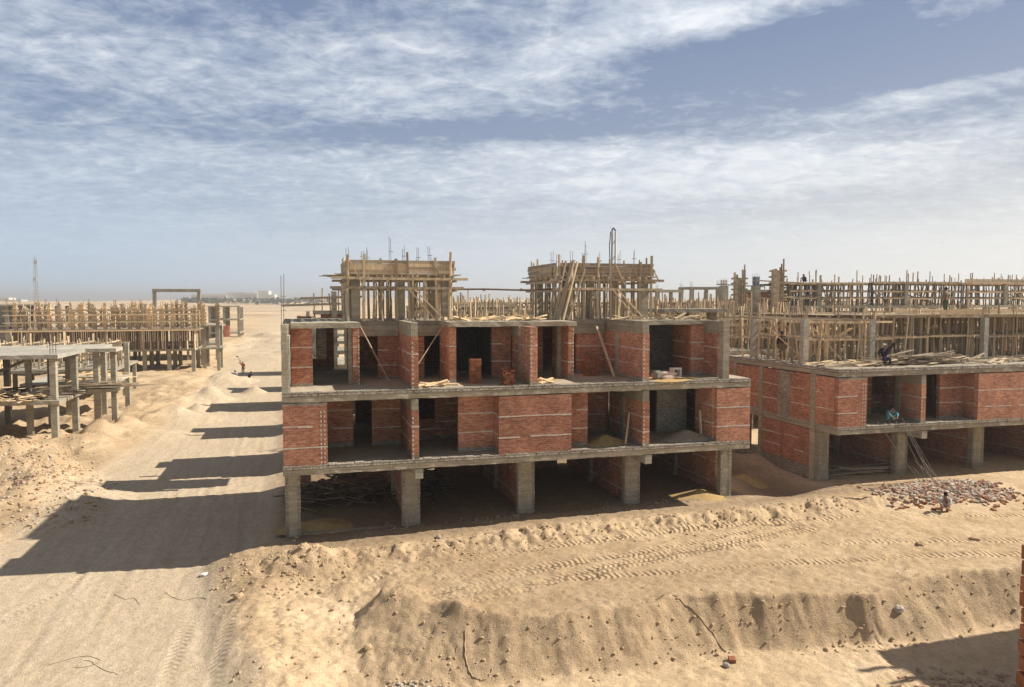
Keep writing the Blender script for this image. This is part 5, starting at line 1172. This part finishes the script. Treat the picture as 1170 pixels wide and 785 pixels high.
# ------------------------------------------------------------------ light, sky, camera
az = math.atan2(1.12, .195); el = math.radians(41.4)
sun = bpy.data.lights.new('sun', 'SUN'); sun.energy = 5.0; sun.angle = math.radians(.53); sun.color = (1.0, .915, .79)
so = bpy.data.objects.new('sun', sun); C.objects.link(so)
so.rotation_euler = Vector((-1.12, -.195, -1.0)).to_track_quat('-Z', 'Y').to_euler(); so.location = (60, 10, 60)
w = bpy.data.worlds.new('World'); sc.world = w; w.use_nodes = True; nt = w.node_tree
bg = nt.nodes['Background']; bg.inputs['Strength'].default_value = .079
sky = nd(nt, 'ShaderNodeTexSky'); sky.sky_type = 'NISHITA'; sky.sun_disc = False; sky.sun_elevation = el; sky.sun_rotation = az
sky.altitude = 100; sky.air_density = 1.0; sky.dust_density = 3.0; sky.ozone_density = 1.5
tc = nd(nt, 'ShaderNodeTexCoord').outputs['Generated']
sep = nd(nt, 'ShaderNodeSeparateXYZ'); nt.links.new(tc, sep.inputs[0])
def m_(op, a, b=None, c=None):
    n = nd(nt, 'ShaderNodeMath', operation=op)
    for i, v in enumerate((a, b, c)):
        if v is None: continue
        if isinstance(v, (int, float)): n.inputs[i].default_value = v
        else: nt.links.new(v, n.inputs[i])
    return n.outputs[0]
zz = m_('MAXIMUM', sep.outputs['Z'], 0.0)
den = m_('ADD', zz, .13)
cx = m_('DIVIDE', sep.outputs['X'], den); cy = m_('DIVIDE', sep.outputs['Y'], den)
cmb = nd(nt, 'ShaderNodeCombineXYZ'); nt.links.new(cx, cmb.inputs[0]); nt.links.new(cy, cmb.inputs[1])
pv = cmb.outputs[0]
big = noise(nt, mapping(nt, pv, (.42, .62, 1), (0,0,.25), (3.1, 1.7, 0)), 1.0, 7, .55, .5)
mid = noise(nt, mapping(nt, pv, (1.5, 2.3, 1), (0,0,.35), (1.2, .4, 0)), 1.0, 12, .66, .8)
mot = noise(nt, mapping(nt, pv, (15, 17, 1), (0,0,.3)), 1.0, 5, .6, .4)
puf = noise(nt, mapping(nt, pv, (6, 6.6, 1), (0,0,.3)), 1.0, 9, .66, .7)
azi = m_('ARCTAN2', sep.outputs['X'], sep.outputs['Y']); elv = m_('ARCSINE', sep.outputs['Z'])
warp = nd(nt, 'ShaderNodeTexNoise', Scale=1.0, Detail=5.0, Roughness=.6); nt.links.new(mapping(nt, pv, (.9, 1.3, 1)), warp.inputs['Vector'])
wc = nd(nt, 'ShaderNodeSeparateColor'); nt.links.new(warp.outputs['Color'], wc.inputs[0])
azw = m_('MULTIPLY_ADD', m_('SUBTRACT', wc.outputs[0], .5), .30, azi); elw = m_('MULTIPLY_ADD', m_('SUBTRACT', wc.outputs[1], .5), .085, elv)
acc = None
# cloud banks and clear lanes: azimuth, elevation, spreads, tilt, amount
for (px, py, sa, se, tilt, amt) in ((150, 70, 330, 75, -.05, .03), (440, 105, 190, 34, .12, .09), (60, 105, 130, 16, .05, -.08), (505, 62, 90, 12, -.1, -.12), (250, 30, 140, 10, -.08, -.07), (400, 6, 190, 26, .05, -.24), (560, 158, 330, 20, -.02, -.24), (80, 150, 150, 26, .1, -.09), (250, 185, 260, 26, -.04, .12), (600, 180, 140, 18, 0, .16),
        (870, 60, 150, 34, -.12, -.30), (1080, 62, 190, 40, -.10, -.34), (790, 26, 200, 24, -.16, .28), (1120, 4, 120, 12, -.1, .2), (640, 70, 120, 40, 0, .06), (1085, 98, 130, 15, -.20, .32), (980, 150, 220, 16, -.08, -.12), (920, 178, 330, 26, -.06, .22), (760, 205, 420, 24, .0, .14), (900, 246, 420, 8, -.02, -.10), (480, 40, 100, 34, -.1, .10)):
    a0 = math.atan((px-585)/860); e0 = math.atan((343-py)/math.hypot(860, px-585)); sa = sa/860*.8; se = se/860
    da = m_('SUBTRACT', azw, a0); de = m_('SUBTRACT', elw, e0)
    de2 = m_('MULTIPLY_ADD', da, tilt, de)
    q = m_('ADD', m_('POWER', m_('ABSOLUTE', m_('DIVIDE', da, sa)), 2.0), m_('POWER', m_('ABSOLUTE', m_('DIVIDE', de2, se)), 2.0))
    gsn = m_('MULTIPLY', m_('EXPONENT', m_('MULTIPLY', q, -1.0)), amt)
    acc = gsn if acc is None else m_('ADD', acc, gsn)
dn = m_('ADD', m_('ADD', m_('MULTIPLY', big, .30), m_('ADD', m_('MULTIPLY', mid, .46), m_('MULTIPLY_ADD', puf, .30, m_('MULTIPLY', m_('SUBTRACT', mot, .5), .36)))), acc)
cl = ramp(nt, dn, [(.39, (0,0,0)), (.50, (.27,)*3), (.61, (.58,)*3), (.78, (1,1,1))])
haze = ramp(nt, zz, [(0, (1,1,1)), (.06, (.86,)*3), (.13, (.48,)*3), (.20, (.16,)*3), (.32, (.02,)*3), (.5, (0,0,0))])
# warm white toward the sun side, bluish away from it, as a dusty horizon
side = m_('MULTIPLY_ADD', sep.outputs['X'], .9, .45)
hz = ramp(nt, side, [(0, (4.9, 6.0, 7.2)), (.5, (6.6, 7.1, 7.5)), (1, (8.3, 8.2, 7.8))])
blue = mix(nt, sky.outputs['Color'], (1.75, 2.42, 3.9), .85)
c1 = mix(nt, blue, ramp(nt, puf, [(.28, (4.9, 5.6, 6.8)), (.5, (6.6, 7.15, 7.9)), (.72, (8.9, 9.1, 9.4))]), cl)
c2 = mix(nt, c1, hz, haze)
over = ramp(nt, m_('MAXIMUM', sep.outputs['Z'], 0.0), [(0.40, (1,1,1)), (.62, (.55,.52,.50))])
back = ramp(nt, m_('MULTIPLY_ADD', sep.outputs['Y'], .5, .5), [(.30, (.85,.82,.79)), (.62, (1,1,1))])
c2 = mix(nt, mix(nt, c2, over, 1.0, 'MULTIPLY'), back, 1.0, 'MULTIPLY')
nt.links.new(c2, bg.inputs['Color'])
mb = MB(); mb.box(-6500, 6500, -90, 7200, -4.0, 48.0)
hm = bpy.data.materials.new('dust_haze'); hm.use_nodes = True; hn = hm.node_tree; hn.nodes.remove(hn.nodes['Principled BSDF'])
pvn = hn.nodes.new('ShaderNodeVolumePrincipled'); pvn.inputs['Color'].default_value = (.93, .93, .92, 1); pvn.inputs['Density'].default_value = .00045; pvn.inputs['Anisotropy'].default_value = .3
hn.links.new(pvn.outputs['Volume'], hn.nodes['Material Output'].inputs['Volume'])
tag(put('haze', mb.mesh('haze', hm)), kind='stuff')
cam = bpy.data.cameras.new('camera'); co = bpy.data.objects.new('camera', cam); C.objects.link(co); sc.camera = co
co.location = (0, 0, EYE); co.rotation_euler = (math.radians(90-3.294), 0, 0)
cam.sensor_width = 36; cam.lens = 860/1170*36; cam.clip_end = 20000; cam.clip_start = .1
sc.view_settings.view_transform = 'Standard'; sc.view_settings.look = 'None'; sc.view_settings.gamma = 1; sc.view_settings.exposure = 0.5
sc.cycles.max_bounces = 6; sc.cycles.diffuse_bounces = 2
